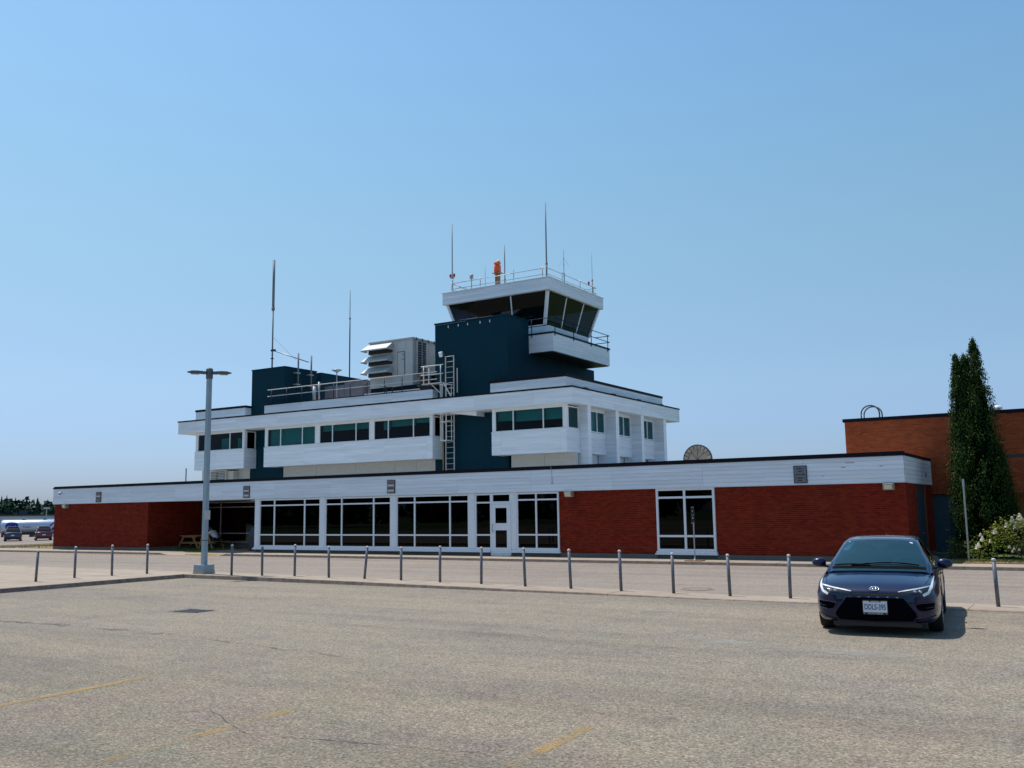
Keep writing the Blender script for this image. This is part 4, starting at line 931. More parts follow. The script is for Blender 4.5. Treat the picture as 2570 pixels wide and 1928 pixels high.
whip('whip_antenna', 'slender rod antenna rising behind the long teal parapet', -44.95, 50.6, 11.53, 17.95, .045, .028, 15.85, 'dark', mat2='mast')
t = thing('disc_antenna', 'small flat disc antenna on a post behind the roof rail', 'antenna', (-41.05, 45, 8.86))
mb = MB(); mb.tube((-41.05, 45, 8.8), (-41.05, 45, 11.0), .035); mb.build('post', 'galv', t)
mb = MB(); mb.lathe((-41.05, 45, 10.94), [(.03, -.06), (.10, 0), (.34, .12), (.33, .14), (.05, .10)], 20); mb.build('disc', 'galv', t, True)
t = thing('equipment_cabinet', 'grey purple cabinets on the roof behind the pipe rail', 'cabinet', (-41, 46, 8.86))
MAT['cab_grey'] = simple('cabinet_grey', (.17, .16, .19), .5)
part('cabinet', 'cab_grey', t, [(-43.0, -41.3, 46, 47.2, 8.86, 10.25), (-41.28, -39.75, 46, 47.2, 8.86, 10.4)]); part('cabinet', 'cab_grey', t, [(-39.73, -38.7, 46.3, 47.2, 8.86, 10.2)])
mb = MB(); mb.tube((-42.2, 44.6, 8.86), (-42.2, 44.6, 10.35), .07); mb.tube((-42.7, 44.7, 8.86), (-42.7, 44.7, 10.1), .12); tag(mb.build('vent_stack', 'galv', None, True), 'pair of grey vent stacks behind the roof rail left of the disc antenna', 'vent')

# ================================================================== STREET THINGS
BOL = [(-26.72, 16.51, 0.120, 0.06, 0.92), (-27.06, 17.97, 0.120, 0, 0.96), (-26.85, 19.12, 0.120, -0.02, 0.96), (-26.49, 20.15, 0.120, -0.01, 0.95),
 (-23.12, 20.67, 0.120, -0.01, 0.94), (-21.99, 20.86, 0.120, -0.01, 0.91), (-20.84, 21.08, 0.119, 0, 0.94), (-19.48, 21.10, 0.110, -0.01, 0.91), (-18.14, 21.13, 0.102, 0.10, 0.93),
 (-16.84, 21.17, 0.093, 0, 0.92), (-15.45, 21.11, 0.084, 0.01, 0.97), (-14.08, 21.08, 0.076, 0.01, 0.96), (-12.65, 20.95, 0.066, -0.04, 0.97), (-11.28, 20.86, 0.058, -0.04, 0.96),
 (-9.90, 20.82, 0.049, -0.02, 0.96), (-8.56, 20.80, 0.040, -0.01, 0.92), (-7.19, 20.72, 0.031, -0.02, 0.92), (-5.85, 20.71, 0.030, 0.01, 0.93), (-1.84, 20.55, 0.030, -0.02, 0.91)]
ORD = ['first', 'second', 'third', 'fourth', 'fifth', 'sixth', 'seventh', 'eighth', 'ninth', 'tenth', 'eleventh', 'twelfth', 'thirteenth', 'fourteenth']
blab = []
for i in range(19):
    if i < 4: blab.append(['leaning grey bollard farthest left on the wide pavement pad', 'grey bollard, third to the left of the lamp post', 'grey bollard, second to the left of the lamp post', 'grey bollard nearest to the lamp post on its left side'][i])
    elif i == 8: blab.append('grey bollard leaning to the right, fifth to the right of the lamp post')
    elif i == 18: blab.append('lone grey bollard to the right of the navy car')
    elif i == 17: blab.append('grey bollard nearest to the navy car on its left side')
    else: blab.append('grey steel bollard, %s to the right of the lamp post' % ORD[i - 4])
B0 = thing('bollard', blab[0], 'bollard', (0, 0, 0), 'grey bollards along the traffic island')
mb = MB(); mb.lathe((0, 0, -.02), [(.037, 0), (.037, .90)], 14); mb.build('post', 'bollard', B0, True)
mb = MB(); mb.lathe((0, 0, .88), [(.040, 0), (.040, .028), (.030, .045), (.012, .054)], 14); mb.build('cap', 'bollard_top', B0, True)
for i, (x, y, z, lx, h) in enumerate(BOL):
    if i == 0: o = B0
    else:
        o = B0.copy(); COL.objects.link(o)
        for c in B0.children:
            d = c.copy(); COL.objects.link(d); d.parent = o
        o['label'] = blab[i]
    o.location = (x, y, z); o.rotation_euler = (rnd.uniform(-.01, .01), math.atan2(lx, h), rnd.uniform(0, 6)); o.rotation_euler.z = 0; o.scale = (1, 1, h / .93)

# lamp post
LX, LY, LZ = -24.62, 20.87, .12
t = thing('street_lamp', 'tall square blue grey lamp post with two flat heads on a concrete foot', 'street lamp', (LX, LY, LZ))
def frustum(cx, cy, z0, z1, h0, h1):
    return [(cx + sx * h, cy + sy * h, z) for z, h in ((z0, h0), (z1, h1)) for sx, sy in ((-1, -1), (1, -1), (1, 1), (-1, 1))], [(3, 2, 1, 0), (4, 5, 6, 7), (0, 1, 5, 4), (1, 2, 6, 5), (2, 3, 7, 6), (3, 0, 4, 7)]
mb = MB(); mb.add(*frustum(LX, LY, .11, .265, .245, .225)); mb.build('foot', 'concrete_pale', t)
mb = MB(); mb.add(*frustum(LX, LY, .266, .405, .225, .223)); mb.build('painted_foot', 'bluepole', t)
mb = MB(); mb.add(*frustum(LX, LY, .405, 6.42, .072, .064)); mb.build('pole', 'bluepole', t)
MAT['sleeve'] = simple('lamp_sleeve', (.10, .115, .13), .5, .2)
mb = MB(); mb.add(*frustum(LX, LY, 6.42, 6.74, .078, .078)); mb.add(*frustum(LX, LY, 6.741, 6.78, .083, .045)); mb.build('sleeve', 'sleeve', t)
da = Vector((.66, .75, 0)).normalized(); db = Vector((-.75, .66, 0)).normalized()
for s in (-1, 1):
    c = Vector((LX, LY, 6.62)); mb = MB()
    mb.bar(c + da * s * .10, c + da * s * .26, .12, .09); mb.build('lamp_arm', 'sleeve', t)
    mb = MB(); prof = [(.20, .06, .04), (.38, .12, .045), (.55, .13, .04), (.70, .04, .01)]
    v = []
    for l, w, h in prof:
        for q, e in ((-1, -1), (1, -1), (1, 1), (-1, 1)): v.append(c + da * s * l + db * (w * q) + Vector((0, 0, h * e + .01)))
    f = [(k * 4 + i, k * 4 + (i + 1) % 4, k * 4 + 4 + (i + 1) % 4, k * 4 + 4 + i) for k in range(3) for i in range(4)] + [(3, 2, 1, 0), (12, 13, 14, 15)]
    mb.add(v, f); mb.build('lamp_head', 'sleeve', t)
    mb = MB(); mb.obox(c + da * s * .45 + Vector((0, 0, -.045)), da, db, Vector((0, 0, 1)), .13, .10, .008); mb.build('diffuser', 'beige_lamp', t)
part('notice_box', 'signlight', t, [(LX + .074, LX + .105, LY - .10, LY + .10, 1.83, 2.13)])
part('strap', 'black', t, [(LX - .075, LX + .075, LY - .075, LY + .075, 1.165, 1.185)])

# small stand sign on the sidewalk
t = thing('stand_sign', 'portable post with a small dark sign and flat base before the two pane window', 'sign', (-12.42, 32.25, .11))
part('base_plate', 'rust', t, [(-12.72, -12.12, 31.98, 32.5, .115, .135)])
mb = MB(); mb.lathe((-12.42, 32.25, .135), [(.07, 0), (.03, .06), (.024, .10)], 12); mb.tube((-12.42, 32.25, .2), (-12.42, 32.25, 2.0), .024); mb.build('post', 'galv', t)
part('sign_panel', 'black', t, [(-12.49, -12.36, 32.20, 32.225, 1.42, 2.02)])
mb = MB(); y = 32.196
mb.box(-12.48, -12.37, y, y + .003, 2.0, 2.012); mb.box(-12.48, -12.37, y, y + .003, 1.72, 1.73); mb.box(-12.48, -12.37, y, y + .003, 1.43, 1.45)
mb.add([(-12.455, y, 1.88), (-12.395, y, 1.88), (-12.425, y, 1.83)], [(0, 1, 2)]); mb.add([(-12.455, y, 1.60), (-12.395, y, 1.60), (-12.425, y, 1.67)], [(0, 1, 2)]); mb.build('marking', 'signlight', t)
# bin
t = thing('litter_bin', 'dark plastic litter bin standing at the corner of the recess by the window wall', 'litter bin', (-36.9, 34.6, .12))
mb = MB(); mb.add(*frustum(-36.95, 34.6, .12, .80, .24, .28)); mb.build('body', 'bin', t)
mb = MB(); mb.add(*frustum(-36.95, 34.6, .80, .86, .31, .31)); mb.add(*frustum(-36.95, 34.6, .86, 1.28, .27, .18)); mb.build('hood', 'bin', t)
# picnic table
t = thing('picnic_table', 'cedar picnic table in the shaded recess left of the lamp post', 'picnic table', (-42.9, 35.9, .12))
for k in range(5):
    y = 35.5 + k * .17; part('top_board', 'wood', t, [(-44.2, -41.5, y, y + .15, .82, .86)])
for x0, x1 in ((-44.85, -44.35), (-41.5, -41.0)):
    for k in range(3): part('bench_board', 'wood', t, [(x0 + k * .17, x0 + k * .17 + .15, 35.3, 36.5, .50, .54)])
for y in (35.48, 36.25):
    for a, b in (((-44.05, .12), (-43.55, .82)), ((-42.35, .12), (-42.85, .82)), ((-42.3, .12), (-42.05, .82)), ((-41.2, .12), (-41.6, .82))):
        mb = MB(); mb.bar((a[0], y, a[1]), (b[0], y, b[1]), .04, .11, (1, 0, 0)); mb.build('leg', 'wood', t)
    part('brace', 'wood', t, [(-44.7, -42.2, y + .03, y + .07, .40, .50), (-43.8, -42.6, y + .03, y + .07, .74, .81), (-42.2, -41.1, y + .03, y + .07, .42, .50)])
# seated person
def skin(name, pts, edges, rad, mat, parent, sub=1):
    off, rz = ORIG[root_of(parent)] if parent else (Vector(), 0)
    me = bpy.data.meshes.new(name); me.from_pydata([tuple(Vector(p) - off) for p in pts], edges, [])
    bm = bmesh.new(); bm.from_mesh(me); ly = bm.verts.layers.skin.verify()
    bm.verts.ensure_lookup_table()
    for v, r in zip(bm.verts, rad): v[ly].radius = (r, r)
    bm.verts[0][ly].use_root = True; bm.to_mesh(me); bm.free()
    o = bpy.data.objects.new(name, me); COL.objects.link(o)
    o.modifiers.new('s', 'SKIN'); sb = o.modifiers.new('d', 'SUBSURF'); sb.levels = sub; sb.render_levels = sub
    dg = bpy.context.evaluated_depsgraph_get(); m2 = bpy.data.meshes.new_from_object(o.evaluated_get(dg)); bpy.data.objects.remove(o)
    m2.polygons.foreach_set('use_smooth', [True] * len(m2.polygons)); m2.materials.clear(); m2.materials.append(MAT[mat]); m2.name = name
    x = bpy.data.objects.new(name, m2); COL.objects.link(x); x.parent = parent; return x
PX, PY = -41.22, 35.75
t = thing('person', 'person in a white short sleeved shirt and dark trousers leaning over the picnic table', 'person', (PX, PY, .54))
J = lambda x, y, z: (PX + x, PY + y, z)
pts = [J(0, 0, .64), J(-.12, 0, .82), J(-.30, 0, 1.02), J(-.42, 0, 1.12), J(-.50, 0, 1.20), J(-.56, 0, 1.26), J(-.62, -.01, 1.30),
       J(-.32, -.19, 1.03), J(-.42, -.26, .86), J(-.62, -.22, .90), J(-.70, -.20, .90), J(-.32, .19, 1.03), J(-.44, .25, .88), J(-.66, .16, .90), J(-.74, .14, .90),
       J(-.05, -.10, .60), J(-.45, -.13, .60), J(-.42, -.13, .24), J(-.52, -.13, .17), J(-.05, .10, .60), J(-.45, .14, .60), J(-.42, .14, .24), J(-.52, .14, .17)]
ed = [(0, 1), (1, 2), (2, 3), (3, 4), (4, 5), (5, 6), (2, 7), (7, 8), (8, 9), (9, 10), (2, 11), (11, 12), (12, 13), (13, 14), (0, 15), (15, 16), (16, 17), (17, 18), (0, 19), (19, 20), (20, 21), (21, 22)]
rd = [.14, .13, .14, .06, .075, .095, .06, .07, .05, .04, .035, .07, .05, .04, .035, .09, .075, .05, .04, .09, .075, .05, .04]
skin('body', pts, ed, rd, 'skin', t)
skin('shirt', [pts[0], pts[1], pts[2], J(-.36, 0, 1.07), pts[7], J(-.40, -.25, .92), pts[11], J(-.41, .24, .93)], [(0, 1), (1, 2), (2, 3), (2, 4), (4, 5), (2, 6), (6, 7)], [.165, .16, .17, .09, .09, .068, .09, .068], 'shirt', t)
skin('trousers', [J(.0, 0, .62)] + pts[15:18] + pts[19:22], [(0, 1), (1, 2), (2, 3), (0, 4), (4, 5), (5, 6)], [.17, .11, .095, .065, .11, .095, .065], 'pants', t)
mb = MB(); mb.lathe(J(-.50, 0, 1.215), [(.03, .11), (.08, .085), (.10, .03), (.098, 0)], 14); mb.build('hair', 'hair', t, True)
# green-grey post before the cedar
mb = MB(); mb.tube((-3.86, 34.7, .12), (-3.86, 34.7, 2.78), .03); mb.box(-3.895, -3.825, 34.66, 34.72, 2.55, 2.80)
tag(mb.build('sign_post', 'galv', None), 'thin grey post standing in front of the cedar tree', 'post')

# ================================================================== VEGETATION
def leaf_cloud(mb, n, sampler, size, up=.6):
    for _ in range(n):
        p, nrm, tone = sampler(); s = size * rnd.uniform(.6, 1.4)
        a = Vector((rnd.gauss(0, 1), rnd.gauss(0, 1), rnd.gauss(0, 1))) + nrm * 1.2; a.normalize()
        b = a.orthogonal().normalized(); b = Matrix.Rotation(rnd.uniform(0, 6.28), 3, a) @ b; c = a.cross(b)
        p = Vector(p)
        mb.add([p - b * s * .5, p + c * s * .28, p + b * s * .6, p - c * s * .28], [(0, 1, 2, 3)], max(.01, min(1, tone)))
CD = thing('cedar_tree', 'tall narrow dark green cedar with three tips beside the annex doors', 'tree', (-3.65, 36.6, .12))
def lobe(cx, cy, z0, z1, r, sx=1.0, nclump=88):
    out = []
    n = int(nclump * (z1 - z0))
    for i in range(n):
        z = z0 + (z1 - z0) * ((i + rnd.random()) / n); f = (z - z0) / (z1 - z0)
        prof = r * (1 - f ** 1.7) ** .9 * (.72 + .28 * min(1, f * 6)) + .03
        a = rnd.uniform(0, 2 * pi); q = prof * rnd.uniform(.78, 1.0)
        out.append((Vector((cx + q * cos(a) * sx, cy + q * sin(a), z)), Vector((cos(a), sin(a), .35)), .07 + .11 * prof / r, rnd.random()))
    return out
clumps = lobe(-3.42, 36.6, .35, 7.66, .98) + lobe(-4.0, 36.42, .25, 7.15, .50) + lobe(-3.74, 36.45, 1.2, 7.12, .40) + lobe(-2.9, 36.7, .3, 3.9, .55)
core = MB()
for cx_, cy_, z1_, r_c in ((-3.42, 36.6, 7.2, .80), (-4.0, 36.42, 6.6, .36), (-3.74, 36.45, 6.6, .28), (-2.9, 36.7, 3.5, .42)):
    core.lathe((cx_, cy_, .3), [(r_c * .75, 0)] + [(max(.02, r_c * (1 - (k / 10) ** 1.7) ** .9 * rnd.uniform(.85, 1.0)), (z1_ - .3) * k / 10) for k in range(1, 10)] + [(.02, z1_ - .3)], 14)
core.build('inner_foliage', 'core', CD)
mb = MB()
for c, nrm, rad, tn in clumps:
    for _ in range(34):
        d = Vector((rnd.gauss(0, .5), rnd.gauss(0, .5), rnd.gauss(0, .95))) * rad; p = c + d; s = rnd.uniform(.022, .05)
        a = (nrm + Vector((rnd.gauss(0, .7), rnd.gauss(0, .7), rnd.gauss(0, .3)))).normalized(); u = Vector((rnd.gauss(0, .35), rnd.gauss(0, .35), 1)).normalized(); w = a.cross(u).normalized(); u = w.cross(a)
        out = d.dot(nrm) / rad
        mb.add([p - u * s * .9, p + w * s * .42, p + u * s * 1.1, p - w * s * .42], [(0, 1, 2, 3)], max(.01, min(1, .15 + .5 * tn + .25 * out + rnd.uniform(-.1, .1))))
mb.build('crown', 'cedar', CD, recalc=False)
mb = MB(); mb.tube((-3.5, 36.6, .1), (-3.48, 36.6, 7.0), .13, .02); mb.tube((-3.9, 36.5, .1), (-3.98, 36.45, 6.6), .09, .02); mb.tube((-3.7, 36.5, .1), (-3.75, 36.5, 6.7), .07, .02)
for k in range(60):
    z = rnd.uniform(.6, 6); a = rnd.uniform(0, 6.28); r_ = .8 * (1 - z / 8); mb.tube((-3.5, 36.6, z), (-3.5 + r_ * cos(a), 36.6 + r_ * sin(a), z + .4), .02, .008, 5)
mb.build('trunk', 'bark', CD)

def shrub(name, lab, cx, cy, rx, ry, h, nleaf, flowers, size=.085):
    t = thing(name, lab, 'shrub', (cx, cy, .12)); mb = MB(); cl = []
    for _ in range(int(70 * rx * h)):
        a = rnd.uniform(0, 2 * pi); e = rnd.uniform(.05, 1); q = math.sqrt(max(0, 1 - e ** 2.4)) * rnd.uniform(.75, 1.05)
        cl.append(Vector((cx + rx * q * cos(a), cy + ry * q * sin(a), .14 + h * e * rnd.uniform(.82, 1.08))))
    for c in cl:
        tn = rnd.random()
        for _ in range(int(nleaf)):
            d = Vector((rnd.gauss(0, 1), rnd.gauss(0, 1), rnd.gauss(0, .8))) * .085; p = c + d; s = size * rnd.uniform(.55, 1.25)
            a = Vector((rnd.gauss(0, .7), rnd.gauss(-.3, .7), 1)).normalized(); b = a.orthogonal().normalized(); b = Matrix.Rotation(rnd.uniform(0, 6.28), 3, a) @ b; w = a.cross(b)
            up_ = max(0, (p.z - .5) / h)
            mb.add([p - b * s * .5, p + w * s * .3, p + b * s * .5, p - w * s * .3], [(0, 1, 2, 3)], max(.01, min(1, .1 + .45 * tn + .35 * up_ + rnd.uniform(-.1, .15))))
    mb.build('foliage', 'bush', t, recalc=False)
    st = MB()
    for k in range(14):
        a = rnd.uniform(0, 6.28); q = rnd.uniform(.2, .8); st.tube((cx + .1 * cos(a), cy + .1 * sin(a), .1), (cx + rx * q * cos(a), cy + ry * q * sin(a), .1 + h * .85), .014, .006, 5)
    st.build('stem', 'bark', t)
    for (fx, fy, fz, s) in flowers:
        fm = MB(); n = int(90)
        for _ in range(n):
            e = rnd.random(); r_ = s * .45 * (1 - e) + .01; a = rnd.uniform(0, 6.28); p = Vector((fx + r_ * cos(a), fy + r_ * sin(a), fz + s * 1.3 * e)); q = s * .20
            n_ = Vector((rnd.gauss(0, 1), rnd.gauss(0, 1), rnd.gauss(.5, 1))).normalized(); b = n_.orthogonal().normalized(); w = n_.cross(b)
            fm.add([p - b * q, p + w * q, p + b * q, p - w * q], [(0, 1, 2, 3)], rnd.uniform(.01, .75) if rnd.random() < .9 else 1.0)
        fm.build('flower', 'petal', t, recalc=False)
    return t
fl = []
for _ in range(20):
    x = rnd.uniform(-3.7, -.9); f = 1 - ((x + 2.0) / 2.1) ** 2; z = .14 + 1.28 * max(.35, f) * rnd.uniform(.55, 1.02); y = 34.95 - .55 * (1.35 - z); fl.append((x, y - .1, z, rnd.uniform(.07, .13)))
fl += [(-2.30, 34.9, 1.42, .17), (-2.22, 34.8, 1.30, .15), (-2.52, 34.9, 1.36, .14), (-2.42, 34.85, 1.22, .12), (-2.1, 34.9, 1.38, .16), (-1.8, 34.8, 1.45, .16), (-1.5, 34.9, 1.40, .15), (-2.62, 34.35, .55, .07), (-2.5, 34.35, .50, .07), (-2.55, 34.35, .42, .06), (-2.35, 34.35, .47, .07), (-3.45, 34.55, .92, .08), (-3.05, 34.5, 1.02, .08)]
shrub('hydrangea_bush', 'broad flowering bush with creamy white cone blooms at the right edge', -2.1, 34.95, 1.75, .75, 1.30, 26, fl)
shrub('low_shrub', 'low dark shrub at the foot of the cedar beside the annex doors', -4.25, 36.0, .42, .4, .75, 22, [])
shrub('small_shrub', 'tiny dark shrub on the grass below the shaded recess windows', -38.8, 36.2, .3, .25, .3, 14, [])

# distant wood: one mass of conifers and broadleaf crowns
def forest(name, lab, path, n, h0, h1, depth, dens=1.0):
    mb = MB()
    for i in range(n):
        f = rnd.random() * (len(path) - 1); k = int(f); a, b = path[k], path[k + 1]; u = f - k
        x = a[0] + (b[0] - a[0]) * u + rnd.uniform(-depth, depth); y = a[1] + (b[1] - a[1]) * u + rnd.uniform(-depth, depth)
        H = rnd.uniform(h0, h1); z0 = hgt(x, y) - .1; con = rnd.random() < .6; tn = rnd.random()
        if con:
            R = H * rnd.uniform(.17, .24); L = 11
            for l in range(L):
                fz = l / L; r1 = R * (1 - fz) * rnd.uniform(.8, 1.15) + .1; zb = z0 + H * (.08 + .92 * fz); m_ = 9
                for j in range(m_):
                    t0 = 2 * pi * j / m_ + rnd.random(); w = .5 * 2 * pi / m_; e = r1 * rnd.uniform(.7, 1.25)
                    mb.add([(x, y, zb + H * .16), (x + e * cos(t0 - w), y + e * sin(t0 - w), zb - rnd.uniform(0, .3)), (x + e * cos(t0 + w), y + e * sin(t0 + w), zb - rnd.uniform(0, .3))], [(0, 1, 2)], max(.01, min(1, .1 + .4 * tn + .3 * rnd.random())))
        else:
            R = H * rnd.uniform(.26, .36)
            for j in range(int(110 * dens)):
                d = Vector((rnd.gauss(0, 1), rnd.gauss(0, 1), rnd.gauss(0, 1))).normalized(); p = Vector((x, y, z0 + H * .58)) + Vector((d.x * R, d.y * R, d.z * H * .42)) * rnd.uniform(.75, 1.03); s = H * rnd.uniform(.05, .11)
                a_ = (d + Vector((rnd.gauss(0, .5), rnd.gauss(0, .5), rnd.gauss(0, .5)))).normalized(); b_ = a_.orthogonal().normalized(); c_ = a_.cross(b_)
                mb.add([p - b_ * s, p + c_ * s, p + b_ * s, p - c_ * s], [(0, 1, 2, 3)], max(.01, min(1, .2 + .45 * tn + .35 * rnd.random())))
    o = mb.build(name, 'forest', None, recalc=False); tag(o, lab, 'trees', None, 'stuff'); return o
forest('distant_wood', 'dark mixed wood on the horizon left of the terminal', [(-262, 92), (-243, 138), (-232, 165), (-215, 215), (-180, 260)], 620, 5.2, 8.6, 9)
forest('unseen_wood', 'unseen dark wood added behind the viewer to darken the window reflections', [(-210, -60), (-120, -120), (0, -150), (120, -120), (190, -20)], 420, 9, 14, 9, .6)  # out of view, added so the windows have something dark to reflect

# ================================================================== FAR LEFT: tanker, parked cars, shed
RAY = Vector((-.856, .516, 0)); PERP = Vector((.516, .856, 0))
t = thing('pale_shed', 'long low pale shed with a dark roof edge behind the tanker', 'building', (-197, 118, -1.4))
c = Vector((-197, 118, 0)); 
def ob(mb, c, a0, a1, d0, d1, z0, z1):
    cc = Vector(c) + PERP * (a0 + a1) / 2 + RAY * (d0 + d1) / 2; cc.z = (z0 + z1) / 2
    mb.obox(cc, PERP, RAY, Vector((0, 0, 1)), (a1 - a0) / 2, (d1 - d0) / 2, (z1 - z0) / 2)
mb = MB(); ob(mb, c, -22, 30, 0, 12, -1.4, 2.25); mb.build('wall', 'farwall', t)
mb = MB(); ob(mb, c, -22.2, 30.2, -.2, 12.2, 2.25, 2.55); mb.build('roof', 'farroof', t)
mb = MB()
for a in (-9, -4, 3, 9): ob(mb, c, a, a + 2.2, -.05, 0, -1.3, 1.1)
mb.build('door', 'dark', t)
t = thing('dark_shed', 'small dark block standing above the shed roof before the trees', 'shed', (-190, 124, 0))
mb = MB(); ob(mb, (-199, 120, 0), -1.4, .3, 0, 3, -1.4, 3.4); mb.build('wall', 'dark', t)
t = thing('lamp_mast', 'far pale lamp mast in front of the wood', 'street lamp', (-178, 112, -1.3))
mb = MB(); mb.tube((-178, 111.5, -1.35), (-178, 111.5, 3.6), .10); mb.build('pole', 'galv', t)
mb = MB(); ob(mb, (-178, 111.5, 0), -.55, .55, -.3, .3, 3.55, 3.85); mb.build('head', 'signlight', t)
mb = MB()
# tanker trailer
c = Vector((-138.3, 79.6, 0)); TG = -1.35
t = thing('tanker_truck', 'silver tanker trailer with a dark blue stripe and round blue emblem', 'tanker', (-138.3, 79.6, TG))
def tank_ring(a, ry, rz, cz, n=28): return [c + PERP * a + RAY * (ry * cos(2 * pi * k / n)) + Vector((0, 0, cz + rz * sin(2 * pi * k / n))) for k in range(n)]
mb = MB(); n = 28; rings = [(0.0, .9, .72), (.08, 1.1, .92), (.25, 1.18, 1.0), (12.2, 1.18, 1.0), (12.4, 1.0, .85)]; v = []
for a, ry, rz in rings: v += tank_ring(a, ry, rz, .62)
f = [(k * n + i, k * n + (i + 1) % n, (k + 1) * n + (i + 1) % n, (k + 1) * n + i) for k in range(4) for i in range(n)] + [tuple(range(n)), tuple(range(4 * n, 5 * n))]
mb.add(v, f); tk = mb.build('tank', 'tank', t, True); autosmooth(tk, 50)
def tank_patch(poly, name, mat, out=.012, parent=t):
    """polygon given as (along, angle in degrees) on the near side of the tank"""
    mb = MB(); v = []
    for a, an in poly:
        an = R_(an); v.append(c + PERP * a - RAY * ((1.18 + out) * cos(an)) + Vector((0, 0, .62 + (1.0 + out) * sin(an))))
    m_ = len(poly) // 2; mb.add(v, [(i, i + 1, len(poly) - 2 - i, len(poly) - 1 - i) for i in range(m_ - 1)]); return mb.build(name, mat, parent, recalc=False)
def band(a_lo, a_hi, an0, an1, nn=7, sl=0.0):
    L = [(a_lo + sl * k / (nn - 1), an0 + (an1 - an0) * k / (nn - 1)) for k in range(nn)]; Rr = [(a_hi, an0 + (an1 - an0) * k / (nn - 1)) for k in range(nn)]
    return L + Rr[::-1]
tank_patch(band(6.6, 12.1, -34, 34, 9, 1.0), 'stripe_panel', 'tankblue'); 
L = [(5.9 + 1.0 * k / 8, -34 + 68 * k / 8) for k in range(9)]; Rr = [(6.15 + 1.0 * k / 8, -34 + 68 * k / 8) for k in range(9)]; tank_patch(L + Rr[::-1], 'stripe', 'tankblue')
mb = MB(); v = []; NR = 6
for q_ in range(NR + 1):
    for k in range(24):
        th = 2 * pi * k / 24; f_ = max(.001, q_ / NR); al = 1.45 + .85 * f_ * cos(th); an = R_(2 + 44 * f_ * sin(th))
        v.append(c + PERP * al - RAY * (1.20 * cos(an)) + Vector((0, 0, .62 + 1.02 * sin(an))))
mb.add(v, [(q_ * 24 + k, q_ * 24 + (k + 1) % 24, (q_ + 1) * 24 + (k + 1) % 24, (q_ + 1) * 24 + k) for q_ in range(NR) for k in range(24)]); mb.build('emblem', 'tankblue', t, recalc=False)
Mx = Matrix((PERP, Vector((0, 0, 1)), -RAY)).transposed().to_4x4()
M1 = Mx.copy(); M1.translation = c + PERP * 1.45 - RAY * 1.24 + Vector((0, 0, .55)); text_mesh('Vcal', .62, 'signlight', 'lettering', t, M1)
M1 = Mx.copy(); M1.translation = c + PERP * 3.4 - RAY * 1.22 + Vector((0, 0, .55)); text_mesh('Fuels', .5, 'tankblue', 'lettering', t, M1)
for a, z in ((9.9, .55), (10.9, .85), (10.9, .25)):
    mb = MB(); q = c + PERP * a - RAY * 1.23 + Vector((0, 0, z)); mb.lathe(q, [(.02, -.02), (.22, -.01), (.22, .01), (.02, .02)], 12, 'x'); mb.build('badge', 'signlight', t)
mb = MB()
for a0, a1 in ((0, 12.2),):
    ob(mb, c, a0, a1, -.42, -.34, 1.72, 1.78); ob(mb, c, a0, a1, .34, .42, 1.72, 1.78)
    for a in frange(.1, 12.1, 1.5): ob(mb, c, a, a + .06, -.40, -.36, 1.60, 1.72)
mb.build('walkway_rail', 'tank', t)
mb = MB(); 
for a in (3, 5.8, 8.8, 11): mb.lathe(c + PERP * a + Vector((0, 0, 1.58)), [(.28, 0), (.28, .14), (.1, .2)], 14)
mb.build('hatch', 'dark', t)
mb = MB(); ob(mb, c, .2, 12.2, -.55, .55, -.62, -.38); ob(mb, c, 3.8, 6.2, -1.0, .9, -.95, -.45); ob(mb, c, .1, .4, -.9, .9, -.9, -.3); mb.build('chassis', 'dark', t)
mb = MB(); ob(mb, c, 6.7, 8.1, -1.1, -.7, -1.05, -.5); mb.build('locker', 'tank', t)
for a in (1.1, 2.4, 9.0, 10.3):
    mb = MB(); q = c + PERP * a - RAY * .95; q.z = TG + .5
    m_ = 20; v = []
    for dd in (-.15, .15):
        for k in range(m_): v.append(q + RAY * dd + PERP * (.5 * cos(2 * pi * k / m_)) + Vector((0, 0, .5 * sin(2 * pi * k / m_))))
    mb.add(v, [tuple(range(m_)), tuple(range(2 * m_ - 1, m_ - 1, -1))] + [(k, (k + 1) % m_, m_ + (k + 1) % m_, m_ + k) for k in range(m_)]); mb.build('wheel', 'rubber', t)
# grey truck front at the frame edge
t = thing('parked_truck', 'grey truck cab cut by the left picture edge beside the tanker', 'truck', (-140.2, 76.0, TG))
mb = MB(); ob(mb, (-139.5, 77.2, 0), -4.5, -.4, -1.1, 1.1, -.7, 1.55); mb.build('cab', 'farwall', t)
mb = MB(); ob(mb, (-139.5, 77.2, 0), -3.2, -1.2, -1.14, -1.1, .2, 1.1); mb.build('window', 'black', t)
mb = MB(); ob(mb, (-139.5, 77.2, 0), -4.4, -.2, -.9, .9, -1.0, -.7); mb.build('chassis', 'dark', t)
for a in (-3.6, -1.2):
    mb = MB(); q = Vector((-139.5, 77.2, 0)) + PERP * a - RAY * 1.0; q.z = TG + .5; v = []
    for dd in (-.14, .14):
        for k in range(18): v.append(q + RAY * dd + PERP * (.5 * cos(2 * pi * k / 18)) + Vector((0, 0, .5 * sin(2 * pi * k / 18))))
    mb.add(v, [tuple(range(18)), tuple(range(35, 17, -1))] + [(k, (k + 1) % 18, 18 + (k + 1) % 18, 18 + k) for k in range(18)]); mb.build('wheel', 'rubber', t)

